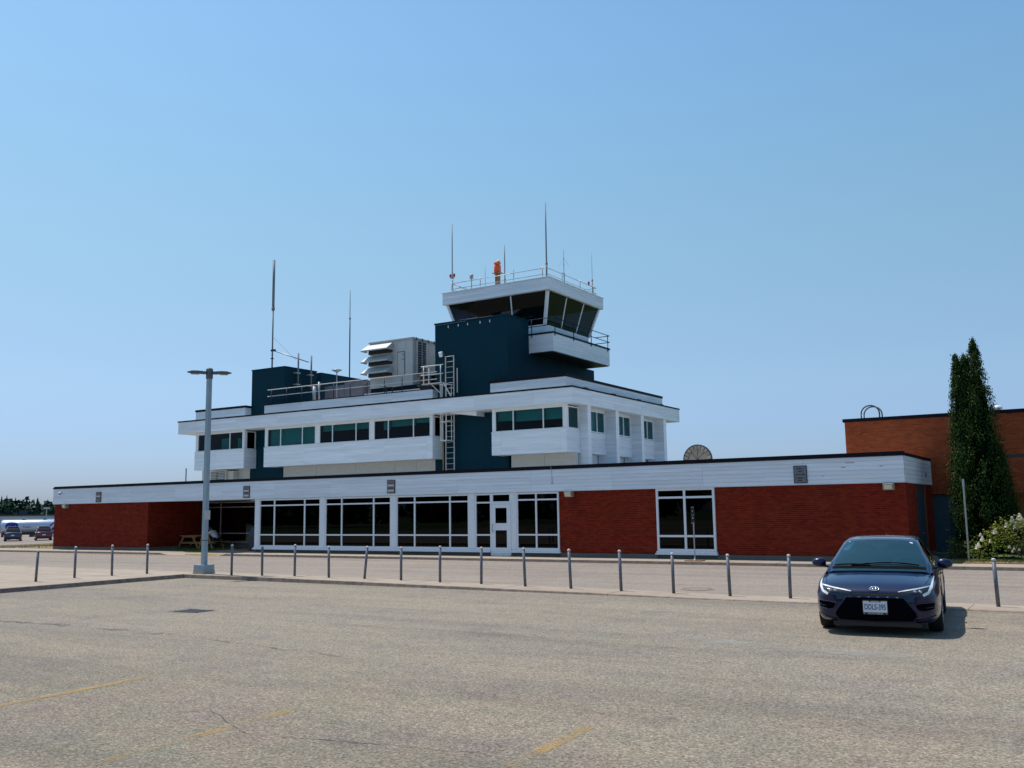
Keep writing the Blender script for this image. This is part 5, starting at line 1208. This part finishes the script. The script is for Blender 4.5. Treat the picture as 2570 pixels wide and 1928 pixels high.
# ---- smooth lofts for cars
def cr(p0, p1, p2, p3, t):
    return tuple(.5 * ((2 * b) + (-a + c_) * t + (2 * a - 5 * b + 4 * c_ - d) * t * t + (-a + 3 * b - 3 * c_ + d) * t ** 3) for a, b, c_, d in zip(p0, p1, p2, p3))
def refine(rows, n):
    out = []; K = len(rows)
    for i in range(K - 1):
        a, b, c_, d = rows[max(i - 1, 0)], rows[i], rows[i + 1], rows[min(i + 2, K - 1)]
        for k in range(n): out.append([cr(a[j], b[j], c_[j], d[j], k / n) for j in range(len(b))])
    out.append(list(rows[-1])); return out
def refine_cols(rows, n):
    return [list(x) for x in zip(*refine([list(c_) for c_ in zip(*rows)], n))]
def mirror_open(rows): return [[(-x, y, z) for x, y, z in r] + [p for p in r[::-1]][1:] for r in rows]   # side .. top centre -> full arch
def mirror_rows(rows):      # half section bottom centre .. top centre  -> full ring
    return [[(-x, y, z) for x, y, z in r[::-1]][:-1] + list(r) for r in rows]
def body_rows(ST, crease=None):
    rows = []
    for y, W, Tc, Ts, B in ST:
        q = [(0, B), (.55, B), (.88, B + .015), (.975, B + .10), (1.0, B + .24 if B < .3 else B + .15), (1.0, .58), (.985, Ts - .14), (.955, Ts - .05), (.90, Ts - .008), (.80, Ts + (Tc - Ts) * .28), (.55, Ts + (Tc - Ts) * .72), (.28, Ts + (Tc - Ts) * .94), (0, Tc)]
        rows.append([(u * W, y, z) for u, z in q])
    return rows
def loft_mesh(rows, close=True):
    mb = MB(); n = len(rows[0]); v = [p for r in rows for p in r]; f = []
    for i in range(len(rows) - 1):
        for j in range(n - 1): f.append((i * n + j, i * n + j + 1, (i + 1) * n + j + 1, (i + 1) * n + j))
    return mb, v, f
class CarFrame:
    def __init__(s, root): s.root = root
def car_obj(name, mat, root, verts, faces, smooth=True, merge=True, parent=None):
    me = bpy.data.meshes.new(name); me.from_pydata([tuple(v) for v in verts], [], faces)
    bm = bmesh.new(); bm.from_mesh(me)
    bmesh.ops.delete(bm, geom=[v for v in bm.verts if not v.link_faces], context='VERTS')
    if merge: bmesh.ops.remove_doubles(bm, verts=bm.verts, dist=.0004)
    bmesh.ops.recalc_face_normals(bm, faces=bm.faces); bm.to_mesh(me); bm.free()
    me.polygons.foreach_set('use_smooth', [smooth] * len(me.polygons)); me.materials.append(MAT[mat])
    o = bpy.data.objects.new(name, me); COL.objects.link(o); o.parent = parent or root; return o
def car_mb(mb, name, mat, root, smooth=False, parent=None, recalc=True):
    me = mb.mesh(name, mat, smooth=smooth, recalc=recalc); o = bpy.data.objects.new(name, me); COL.objects.link(o); o.parent = parent or root; return o
def wheel(root, x, y, r, w=.22, five=True, side=1):
    rt = MB(); prof = [(r * .66, -w / 2 + .01), (r * .93, -w / 2), (r, -w / 2 + .03), (r, w / 2 - .03), (r * .93, w / 2), (r * .66, w / 2 - .01)]
    rt.lathe((x, y, r), prof, 28, 'x', False); wh = car_mb(rt, 'wheel', 'rubber', root, True); autosmooth(wh, 40)
    rm = MB(); xo = x + side * (w / 2 - .012)
    for k in range(5):
        for off in (-.13, .13):
            a = 2 * pi * k / 5 + off; d = Vector((0, cos(a), sin(a))); rm.bar(Vector((xo, y, r)) + d * .05, Vector((xo, y, r)) + d * r * .66, .03, .035, (1, 0, 0))
    rm.lathe((xo, y, r), [(.07, -.02), (.07, .01), (.02, .02)] if side > 0 else [(.02, -.02), (.07, -.01), (.07, .02)], 14, 'x')
    rm.lathe((x, y, r), [(r * .63, -w / 2 + .015), (r * .67, -w / 2 + .015), (r * .67, w / 2 - .015), (r * .63, w / 2 - .015)], 28, 'x', False); rm.lathe((x, y, r), [(.01, side * .02), (r * .62, side * .02), (r * .62, side * .03)], 20, 'x', False)
    car_mb(rm, 'rim', 'galv', root, parent=wh); return wh

# ---- rear views of two parked cars, far left
def far_car(name, lab, loc, rz, mat, L, W, H, hatch):
    t = thing(name, lab, 'car', loc, 'cars parked by the tanker', rz)     # local -y is the tail
    h = W / 2
    ST = [(0, h * .86, H * .60, H * .56, .36), (.10, h * .95, H * .62, H * .58, .26), (.4, h * .985, H * .62, H * .59, .22), (1.4, h, H * .61, H * .59, .2), (2.8, h, H * .60, H * .58, .2), (L - 1.0, h * .98, H * .56, H * .53, .22), (L - .25, h * .9, H * .50, H * .47, .25), (L, h * .72, H * .42, H * .40, .35)]
    rows = mirror_rows(refine_cols(refine(body_rows([(a, b, max(c_, .75), max(d, .72), e) for a, b, c_, d, e in ST]), 3), 2))
    mb, v, f = loft_mesh(rows); n = len(rows[0]); f += [tuple(range(n)), tuple((len(rows) - 1) * n + j for j in range(n))]
    car_obj('body', mat, t, v, f)
    zb = H * .58; y0 = .12 if hatch == 2 else .30
    S = [(y0, h * .88, zb, h * .84, zb + .02, zb + .03), (y0 + .18, h * .90, zb, h * .74, zb + (H - zb) * .60, zb + (H - zb) * .63), (y0 + .42, h * .90, zb, h * .68, H - .07, H - .02), (1.3, h * .92, zb, h * .70, H - .05, H), (2.4, h * .92, zb, h * .68, H - .08, H - .03), (3.3, h * .9, zb, h * .72, zb + .15, zb + .18), (3.7, h * .88, zb - .03, h * .8, zb, zb + .01)]
    R2 = [[(xb, y, zz), (xb * .55 + xe * .45, y, zz * .55 + ze * .45), (xe + .01, y, ze - .04), (xe, y, ze), (xe - .07, y, ze + .02), (xe * .5, y, zc - .005), (0, y, zc)] for y, xb, zz, xe, ze, zc in S]
    R3 = mirror_open(R2); n = len(R3[0]); V = [p for r in R3 for p in r]; paint = []; glass = []; sg = []
    for i in range(len(R3) - 1):
        for j in range(n - 1):
            q = (i * n + j, i * n + j + 1, (i + 1) * n + j + 1, (i + 1) * n + j); jj = min(j, n - 2 - j)
            if jj >= 4 and i in (0, 1): glass.append(q)
            elif jj in (0, 1) and 1 <= i <= 4: sg.append(q)
            else: paint.append(q)
    car_obj('cabin', mat, t, V, paint); car_obj('rear_window', 'black', t, V, glass); car_obj('side_window', 'black', t, V, sg)
    for s in (-1, 1):
        mb = MB(); mb.box(s * h * .90 - .10, s * h * .90 + .06 if s > 0 else s * h * .90 + .10, -.02, .2, zb - .32, zb - .02) if s > 0 else mb.box(-h * .90 - .06, -h * .90 + .10, -.02, .2, zb - .32, zb - .02)
        car_mb(mb, 'tail_light', 'taillight', t)
    mb = MB(); mb.box(-.17, .17, -.04, .0, zb - .36, zb - .22); car_mb(mb, 'licence_plate', 'plate', t)
    mb = MB(); mb.box(-h * .86, h * .86, -.06, .3, .30, .46); car_mb(mb, 'bumper', 'black' if hatch else mat, t)
    mb = MB(); mb.box(-h * .7, h * .7, .5, 1.6, H + .0, H + .02) if False else mb.box(-h * .62, h * .62, y0 + .34, y0 + .50, H - .03, H); car_mb(mb, 'spoiler', 'galv', t)
    for x in (-h + .14, h - .14):
        for y in (.8, L - 1.0): wheel(t, x, y, .34, .22, side=1 if x > 0 else -1)
a1 = math.atan2(-.856, .516)
far_car('parked_car', 'dark blue car parked tail on before the tanker emblem', (-106.6, 62.8, hgt(-106.6, 62.8)), -a1 * 0 + 1.02, 'navycar', 4.7, 1.86, 1.66, 1)
far_car('parked_car', 'maroon hatchback parked tail on close to the brick end wall', (-105.0, 65.6, hgt(-105, 65.6)), 1.05, 'redcar', 4.4, 1.84, 1.66, 2)

# ================================================================== NAVY SEDAN (local: +y to the tail, x across, front bumper at y = 0)
CARZ = math.atan2(.115, .993)     # tail direction (-.115, .993)
CR = thing('parked_car', 'shiny navy blue sedan parked nose out at the end of the bollards', 'car', (-3.09, 15.52, 0), None, CARZ)
CR.scale = (1.03, 1.03, 1.02)
ST = [(0.00, .60, .640, .635, .34), (0.03, .70, .675, .665, .26), (0.09, .775, .715, .70, .215), (0.20, .835, .765, .745, .19), (0.38, .872, .815, .785, .18), (0.62, .893, .865, .815, .18),
      (0.93, .903, .915, .845, .19), (1.20, .898, .955, .872, .19), (1.50, .886, .965, .895, .19), (2.3, .876, .95, .91, .18), (3.0, .88, .96, .93, .18), (3.63, .903, .985, .95, .19),
      (4.1, .888, 1.03, .98, .22), (4.42, .84, 1.04, .99, .28), (4.58, .76, 1.00, .95, .36), (4.63, .66, .92, .90, .45)]
rows = mirror_rows(refine_cols(refine(body_rows(ST), 5), 3))
mb, V, F = loft_mesh(rows); n = len(rows[0]); F += [tuple(range(n)), tuple((len(rows) - 1) * n + j for j in range(n))]
# close bottom
body = car_obj('body', 'carpaint', CR, V, F)
bm = bmesh.new(); bm.from_mesh(body.data); BV = BVHTree.FromBMesh(bm); bm.free()
# wheel arches
cut = MB()
for y in (.93, 3.63):
    for s in (-1, 1): cut.tube((s * .60, y, .325), (s * 1.2, y, .325), .37, n=40)
cm = cut.mesh('cut', 'black'); co = bpy.data.objects.new('cut', cm); COL.objects.link(co)
bo = bpy.data.objects.new('tmp', body.data.copy()); COL.objects.link(bo)
md = bo.modifiers.new('b', 'BOOLEAN'); md.operation = 'DIFFERENCE'; md.object = co; md.solver = 'EXACT'
dg = bpy.context.evaluated_depsgraph_get(); nm = bpy.data.meshes.new_from_object(bo.evaluated_get(dg))
if len(nm.polygons) > 1000:
    body.data = nm; nm.materials.clear(); nm.materials.append(MAT['carpaint'])
bpy.data.objects.remove(bo); bpy.data.objects.remove(co)
autosmooth(body, 40)
def front_y_at(x, z):
    h = BV.ray_cast(Vector((x, -2, z)), Vector((0, 1, 0))); return h[0] if h[0] is not None else None
def hit(x, z, out):
    p = BV.ray_cast(Vector((x, -2, z)), Vector((0, 1, 0)))
    if p[0] is None:
        xx = x
        for _ in range(60):
            xx *= .99; p = BV.ray_cast(Vector((xx, -2, z)), Vector((0, 1, 0)))
            if p[0] is not None: break
    q = p[0].copy(); nn = p[1]
    if nn.y > 0: nn = -nn
    return q + nn * out
def front_patch(poly, name, mat, out=.004, parent=None, step=.022, smooth=True):
    """a polygon given as (x, z) laid on the nose: gridded, then clipped"""
    xs_ = [p[0] for p in poly]; zs_ = [p[1] for p in poly]
    bm = bmesh.new(); vs = [bm.verts.new((x, 0, z)) for x, z in poly]; bm.faces.new(vs)
    k = math.ceil(min(xs_) / step) * step
    while k < max(xs_):
        bmesh.ops.bisect_plane(bm, geom=bm.verts[:] + bm.edges[:] + bm.faces[:], plane_co=(k, 0, 0), plane_no=(1, 0, 0)); k += step
    k = math.ceil(min(zs_) / step) * step
    while k < max(zs_):
        bmesh.ops.bisect_plane(bm, geom=bm.verts[:] + bm.edges[:] + bm.faces[:], plane_co=(0, 0, k), plane_no=(0, 0, 1)); k += step
    for v in bm.verts: v.co = hit(v.co.x, v.co.z, out)
    me = bpy.data.meshes.new(name); bm.to_mesh(me); bm.free(); me.polygons.foreach_set('use_smooth', [smooth] * len(me.polygons))
    me.materials.append(MAT[mat]); o = bpy.data.objects.new(name, me); COL.objects.link(o); o.parent = parent or CR; return o
def both(poly, name, mat, out, label=None):
    r = []
    for s in (1, -1):
        r.append(front_patch([(s * x, z) for x, z in poly], name, mat, out))
    return r
MAT['headglass'] = simple('headlight_glass', (.012, .014, .018), .06, 0, .1, 5, coat=1)
MAT['drl'] = simple('running_light', (.78, .80, .84), .18, 0, .02, 5, coat=1)
MAT['gloss'] = simple('piano_black', (.006, .006, .008), .12, 0, .1, 5, coat=1)
MAT['slat_black'] = simple('slat_black', (.006, .006, .007), .9, spec=.05)
MAT['bodyline'] = simple('body_gap', (.002, .002, .004), .9, spec=.05)
# lower grille, its rim, slot between the lamps
GR = [(-.40, .572), (.40, .572), (.455, .50), (.565, .355), (.575, .30), (.50, .225), (0, .212), (-.50, .225), (-.575, .30), (-.565, .355), (-.455, .50)]
g = front_patch(GR, 'grille', 'bodyline', .004)
def front_tube(pts, r, name, mat, out=.006, parent=None, n=6, sub=6):
    P = []
    for a, b in zip(pts, pts[1:]):
        for k in range(sub): P.append(hit(a[0] + (b[0] - a[0]) * k / sub, a[1] + (b[1] - a[1]) * k / sub, out))
    P.append(hit(*pts[-1], out)); m_ = MB(); m_.path(P, r, n); return car_mb(m_, name, mat, CR, True, parent)
for z in (.50, .455, .41, .365, .32, .275):
    w = .44 + (.50 - z) * .82 if z > .36 else .54; front_tube([(-w, z), (w, z)], .004, 'grille_slat', 'slat_black', .008, g, 5, 14)
front_tube(GR + GR[:1], .009, 'grille_rim', 'carpaint', .006, g)
front_patch([(-.66, .652), (-.40, .640), (0, .628), (.40, .640), (.66, .652), (.40, .612), (0, .600), (-.40, .612)], 'upper_slot', 'gloss', .003)
# headlights
for s in (1, -1):
    H1 = front_patch([(s * x, z) for x, z in [(.800, .795), (.770, .745), (.60, .708), (.42, .678), (.30, .655), (.34, .640), (.60, .640), (.685, .605), (.735, .60), (.790, .655)]], 'headlight', 'headglass', .006)
    d = front_patch([(s * x, z) for x, z in [(.812, .835), (.800, .83), (.768, .745), (.728, .665), (.655, .625), (.672, .592), (.745, .632), (.795, .720)]], 'running_light', 'drl', .012); d.parent = H1
    d = front_patch([(s * x, z) for x, z in [(.765, .742), (.60, .706), (.42, .676), (.33, .658), (.33, .648), (.42, .662), (.60, .690), (.752, .722)]], 'light_strip', 'galv', .012); d.parent = H1
    lm = MB(); 
    for x in (.56, .63): lm.lathe(hit(s * x, .660, .004), [(.02, -.004), (.026, 0), (.02, .006)], 12, 'y')
    car_mb(lm, 'projector', 'chrome', CR, True, H1)
    # side pockets of the bumper
    p = front_patch([(s * x, z) for x, z in [(.815, .505), (.62, .490), (.545, .470), (.585, .395), (.66, .375), (.80, .405)]], 'bumper_pocket', 'bodyline' if s < 0 else 'bodyline', .003)
    front_tube([(s * .815, .512), (s * .62, .496), (s * .545, .472)], .009, 'pocket_edge', 'carpaint', .006, p)
    front_tube([(s * .80, .405), (s * .66, .378), (s * .59, .392), (s * .545, .472)], .009, 'pocket_edge', 'carpaint', .006, p)
    front_tube([(s * .82, .315), (s * .68, .262), (s * .52, .232)], .009, 'lip_edge', 'carpaint', .008, p)
    front_tube([(s * .80, .445), (s * .70, .432)], .004, 'pocket_vane', 'gloss', .006, p)
front_tube([(-.55, .222), (0, .208), (.55, .222)], .010, 'lower_lip', 'carpaint', .010)
# shut lines of the bonnet
def top_tube(pts, r, name, mat, out=.001, sub=8):
    P = []
    for a, b in zip(pts, pts[1:]):
        for k in range(sub + 1):
            x = a[0] + (b[0] - a[0]) * k / sub; y = a[1] + (b[1] - a[1]) * k / sub
            h = BV.ray_cast(Vector((x, y, 3)), Vector((0, 0, -1)))
            if h[0] is not None: P.append(h[0] + Vector((0, 0, out)))
    m_ = MB(); m_.path(P, r, 5); return car_mb(m_, name, mat, CR)
for s in (-1, 1): top_tube([(s * .70, .25), (s * .745, .5), (s * .755, .9), (s * .74, 1.12)], .0035, 'bonnet_gap', 'bodyline')
def side_tube(pts, r, name, mat, s, out=.001, sub=6):
    P = []
    for a, b in zip(pts, pts[1:]):
        for k in range(sub + 1):
            y = a[0] + (b[0] - a[0]) * k / sub; z = a[1] + (b[1] - a[1]) * k / sub
            h = BV.ray_cast(Vector((s * 2, y, z)), Vector((-s, 0, 0)))
            if h[0] is not None: P.append(h[0] + Vector((s * out, 0, 0)))
    m_ = MB(); m_.path(P, r, 5); return car_mb(m_, name, mat, CR)
for s in (-1, 1):
    for pts in ([(1.42, .88), (1.40, .3), (1.5, .24), (2.4, .24), (2.44, .88)], [(2.46, .88), (2.47, .24), (3.2, .24), (3.3, .5), (3.45, .88)]): side_tube(pts, .003, 'door_gap', 'bodyline', s)
    for y in (2.18, 3.2): side_tube([(y, .80), (y + .18, .81)], .014, 'door_handle', 'carpaint', s, .02)
# emblem: three nested ovals
em = MB(); ec = hit(0, .692, .008)
en = (hit(.01, .692, 0) - hit(-.01, .692, 0)).normalized(); eu = (hit(0, .70, 0) - hit(0, .685, 0)).normalized()
def oval(rx, rz, cx=0, cz=0, r=.0055):
    P = [ec + en * (cx + rx * cos(2 * pi * k / 28)) + eu * (cz + rz * sin(2 * pi * k / 28)) for k in range(29)]; em.path(P, r, 6)
oval(.066, .044, r=.007); oval(.022, .040, 0, 0); oval(.052, .018, 0, .020)
car_mb(em, 'emblem', 'chrome', CR, True)
# licence plate
py = hit(0, .425, .0).y - .022
pf = MB(); pf.box(-.178, .178, py, py + .02, .318, .535); fr_ = car_mb(pf, 'plate_frame', 'black', CR)
pp = MB(); pp.box(-.168, .168, py - .004, py - .0005, .352, .518); pl = car_mb(pp, 'licence_plate', 'plate', CR, parent=fr_)
def ctext(s, size, x, z, mat, name, sx=1.0, bold=0.0, parent=None):
    cu = bpy.data.curves.new('t', 'FONT'); cu.body = s; cu.size = size; cu.align_x = 'CENTER'; cu.align_y = 'CENTER'; cu.extrude = .001; cu.offset = bold; cu.resolution_u = 3
    o = bpy.data.objects.new('t', cu); COL.objects.link(o); dg = bpy.context.evaluated_depsgraph_get(); me = bpy.data.meshes.new_from_object(o.evaluated_get(dg))
    bpy.data.objects.remove(o); bpy.data.curves.remove(cu)
    me.transform(Matrix.Translation((x, py - .0055, z)) @ Matrix.Rotation(pi / 2, 4, 'X') @ Matrix.Diagonal((sx, 1, 1, 1))); me.materials.clear(); me.materials.append(MAT[mat]); me.name = name
    q = bpy.data.objects.new(name, me); COL.objects.link(q); q.parent = parent or CR
ctext('DDLS-395', .115, 0, .428, 'plateink', 'plate_number', .62, .0012, fr_)
ctext('ONTARIO', .022, 0, .507, 'plateink', 'plate_heading', 1.2, 0, fr_)
ctext('NORTHSIDE', .030, 0, .334, 'signlight', 'frame_lettering', 1.3, .0006, fr_)
for x in (-.07, .07):
    b = MB(); b.lathe((x, py - .008, .522), [(.016, 0), (.016, .006), (.004, .008)], 12, 'y'); car_mb(b, 'plate_bolt', 'black', CR, parent=fr_)
for x in (-.155, .155):
    b = MB(); b.lathe((x, py - .004, .334), [(.010, 0), (.010, .003), (.004, .004)], 8, 'y'); car_mb(b, 'frame_badge', 'tail' if False else 'dish', CR, parent=fr_)
# greenhouse
S = [(0.96, .80, .88, .735, .885, .915), (1.30, .80, .915, .705, 1.055, 1.095), (1.60, .80, .925, .655, 1.185, 1.230), (1.93, .798, .935, .585, 1.325, 1.372), (2.20, .795, .94, .560, 1.372, 1.412),
     (2.65, .79, .945, .556, 1.388, 1.425), (3.1, .79, .95, .552, 1.368, 1.410), (3.5, .78, .965, .565, 1.275, 1.312), (3.85, .76, .985, .60, 1.14, 1.165), (4.12, .73, 1.0, .64, 1.03, 1.045)]
def grow(S):
    rows = []
    for i, (y, xb, zb, xe, ze, zc) in enumerate(S):
        bow = .13 if i <= 3 else (.09 if i == 4 else 0.0); bowr = .10 if i >= 7 else 0
        pts = [(xb, zb - .04), (xb, zb), (xb * .66 + xe * .34 + .012, zb * .62 + ze * .38), (xb * .30 + xe * .70 + .012, zb * .28 + ze * .72), (xe + .020, ze - .035), (xe + .004, ze - .006), (xe - .045, ze + .010), (xe * .78, ze + (zc - ze) * .62), (xe * .5, ze + (zc - ze) * .86), (xe * .25, ze + (zc - ze) * .97), (0, zc)]
        rows.append([(x, y - (bow - bowr) * (max(0, 1 - (x / (xe + .02)) ** 2)) if j >= 5 else y, z) for j, (x, z) in enumerate(pts)])
    return rows
G0 = grow(S); N = 4; G1 = refine(G0, N); G = mirror_open(G1); n = len(G[0]); V = [p for r in G for p in r]
cls = {'windscreen': [], 'rear_window': [], 'side_window': [], 'cabin_shell': [], 'roof_panel': []}
for i in range(len(G) - 1):
    st = i / N
    for j in range(n - 1):
        q = (i * n + j, i * n + j + 1, (i + 1) * n + j + 1, (i + 1) * n + j); jj = min(j, n - 2 - j)
        k = 'cabin_shell'
        if jj >= 6 and st < 2.95: k = 'windscreen'
        elif jj >= 6 and 6.25 <= st < 8.5: k = 'rear_window'
        elif jj >= 6 and 3.2 <= st < 6.0: k = 'roof_panel' if jj >= 7 else 'cabin_shell'
        elif jj in (1, 2, 3) and 1.2 <= st < 7.6 and not (4.9 < st < 5.1): k = 'side_window'
        cls[k].append(q)
car_obj('cabin_shell', 'carpaint', CR, V, cls['cabin_shell'])
ws = car_obj('windscreen', 'glass_car', CR, V, cls['windscreen']); car_obj('rear_window', 'glass_side', CR, V, cls['rear_window'])
car_obj('side_window', 'glass_side', CR, V, cls['side_window']); car_obj('sunroof', 'gloss', CR, V, cls['roof_panel'])
bmg = bmesh.new(); bmg.from_mesh(bpy.data.meshes.new('q')); bmg.free()
gv = BVHTree.FromPolygons([Vector(p) for p in V], sum(cls.values(), []))
def on_glass(x, y, out=.004):
    h = gv.ray_cast(Vector((x, y, 3)), Vector((0, 0, -1))); return h[0] + (h[1] if h[1].z > 0 else -h[1]) * out
def glass_poly(grid, name, mat, out=.003):
    mb = MB(); R_n = len(grid); C_n = len(grid[0]); v = [on_glass(x, y, out) for r in grid for x, y in r]
    mb.add(v, [(i * C_n + j, i * C_n + j + 1, (i + 1) * C_n + j + 1, (i + 1) * C_n + j) for i in range(R_n - 1) for j in range(C_n - 1)]); return car_mb(mb, name, mat, CR, True, recalc=False)
def bowline(y0, xm, nn=14): return [(-xm + 2 * xm * k / nn, y0 - .13 * (1 - ((-xm + 2 * xm * k / nn) / (xm + .02)) ** 2)) for k in range(nn + 1)]
# black frit bands, wipers, stickers, mirror housing
glass_poly([bowline(1.885, .565), bowline(1.915, .56)], 'frit_band', 'gloss')
glass_poly([bowline(1.02, .70), bowline(1.085, .70)], 'wiper_cowl', 'slat_black', .006)
mb = MB()
for a, b in (((-.66, 1.07), (-.30, 1.00)), ((-.32, .985), (.60, 1.06))):
    P = [on_glass(a[0] + (b[0] - a[0]) * k / 12, a[1] + (b[1] - a[1]) * k / 12, .02) for k in range(13)]; mb.path(P, .011, 6)
P = [on_glass(-.1 - .3 * k / 8, .96 + .03 * k / 8, .015) for k in range(9)]; mb.path(P, .010, 6)
car_mb(mb, 'wiper', 'slat_black', CR)
glass_poly([[(.455, 1.76), (.50, 1.76)], [(.455, 1.80), (.50, 1.80)]], 'sticker', 'drl', .004); glass_poly([[(-.50, 1.82), (-.475, 1.82)], [(-.50, 1.84), (-.475, 1.84)]], 'sticker', 'drl', .004)
mb = MB(); mb.box(-.13, .13, 1.70, 1.80, 1.24, 1.30); mb.box(-.06, .06, 1.62, 1.76, 1.20, 1.27); car_mb(mb, 'mirror', 'seat', CR)
# cabin: dashboard, wheel, seats
mb = MB(); mb.box(-.70, .70, 1.12, 1.55, .86, .955); mb.box(-.15, .15, 1.28, 1.40, .95, 1.02); mb.box(-.72, .72, 1.1, 3.8, .55, .62); mb.box(.0 + .17, .58, 1.30, 1.5, .95, .995); car_mb(mb, 'dashboard', 'seat', CR)
sw_ = MB(); sc = Vector((.37, 1.62, .93)); sw_.path([sc + Vector((.18 * cos(2 * pi * k / 20), -.05 * sin(2 * pi * k / 20), .17 * sin(2 * pi * k / 20))) for k in range(21)], .014, 6); sw_.box(.32, .42, 1.60, 1.64, .88, .96); car_mb(sw_, 'steering_wheel', 'seat', CR, True)
for x in (-.37, .37):
    mb = MB(); mb.box(x - .25, x + .25, 1.9, 2.4, .62, .75); mb.add(*frustum(0, 0, 0, 0, 0, 0)) if False else None
    mb.box(x - .22, x + .22, 2.28, 2.40, .75, 1.13); mb.box(x - .12, x + .12, 2.34, 2.43, 1.15, 1.29); mb.tube((x - .06, 2.38, 1.1), (x - .06, 2.38, 1.18), .01); mb.tube((x + .06, 2.38, 1.1), (x + .06, 2.38, 1.18), .01)
    car_mb(mb, 'seat', 'seat', CR)
mb = MB(); mb.box(-.6, .6, 3.15, 3.3, .7, 1.10)
for x in (-.4, .4): mb.box(x - .11, x + .11, 3.2, 3.28, 1.1, 1.22)
car_mb(mb, 'rear_seat', 'seat', CR)
# side mirrors
for s in (1, -1):
    mb = MB(); c0 = Vector((s * .965, 1.52, 1.0)); prof = [(-.105, .035, .05), (-.06, .062, .075), (.0, .07, .08), (.06, .062, .07), (.10, .04, .045), (.115, .015, .02)]
    v = []; m_ = 14
    for dx, hy, hz in prof:
        for k in range(m_): v.append(c0 + Vector((s * dx, hy * cos(2 * pi * k / m_), hz * sin(2 * pi * k / m_))))
    f = [(i * m_ + k, i * m_ + (k + 1) % m_, (i + 1) * m_ + (k + 1) % m_, (i + 1) * m_ + k) for i in range(len(prof) - 1) for k in range(m_)] + [tuple(range(m_)), tuple(range((len(prof) - 1) * m_, len(prof) * m_))]
    mb.add(v, f); mo = car_mb(mb, 'side_mirror', 'carpaint', CR, True)
    b = MB(); b.bar((s * .80, 1.53, .92), (s * .90, 1.53, .95), .06, .035); car_mb(b, 'mirror_arm', 'black', CR, parent=mo)
# roof fin
mb = MB(); mb.add([(-.02, 3.25, 1.385), (.02, 3.25, 1.385), (.02, 3.42, 1.36), (-.02, 3.42, 1.36), (0, 3.38, 1.44), (0, 3.42, 1.44)], [(0, 1, 4), (1, 2, 5, 4), (3, 0, 4, 5), (2, 3, 5)]); car_mb(mb, 'aerial_fin', 'carpaint', CR)
for s in (-1, 1):
    for y in (.93, 3.63): wheel(CR, s * .79, y, .325, .21, side=s)
# dark underbody and liners
mb = MB(); mb.box(-.60, .60, .25, 4.3, .16, .45); car_mb(mb, 'underbody', 'black', CR)
mb = MB()
for s in (-1, 1): mb.box(min(s * .60, s * .62), max(s * .60, s * .62), .5, 1.35, .2, .72); mb.box(min(s * .60, s * .62), max(s * .60, s * .62), 3.2, 4.05, .2, .72)
car_mb(mb, 'wheel_liner', 'black', CR)
mb = MB(); mb.box(-.62, .62, .10, .35, .135, .20); car_mb(mb, 'air_dam', 'black', CR)
for s in (-1, 1):
    mb = MB(); mb.box(min(s * .50, s * .80), max(s * .50, s * .80), 4.50, 4.62, .80, .92); car_mb(mb, 'tail_light', 'taillight', CR)
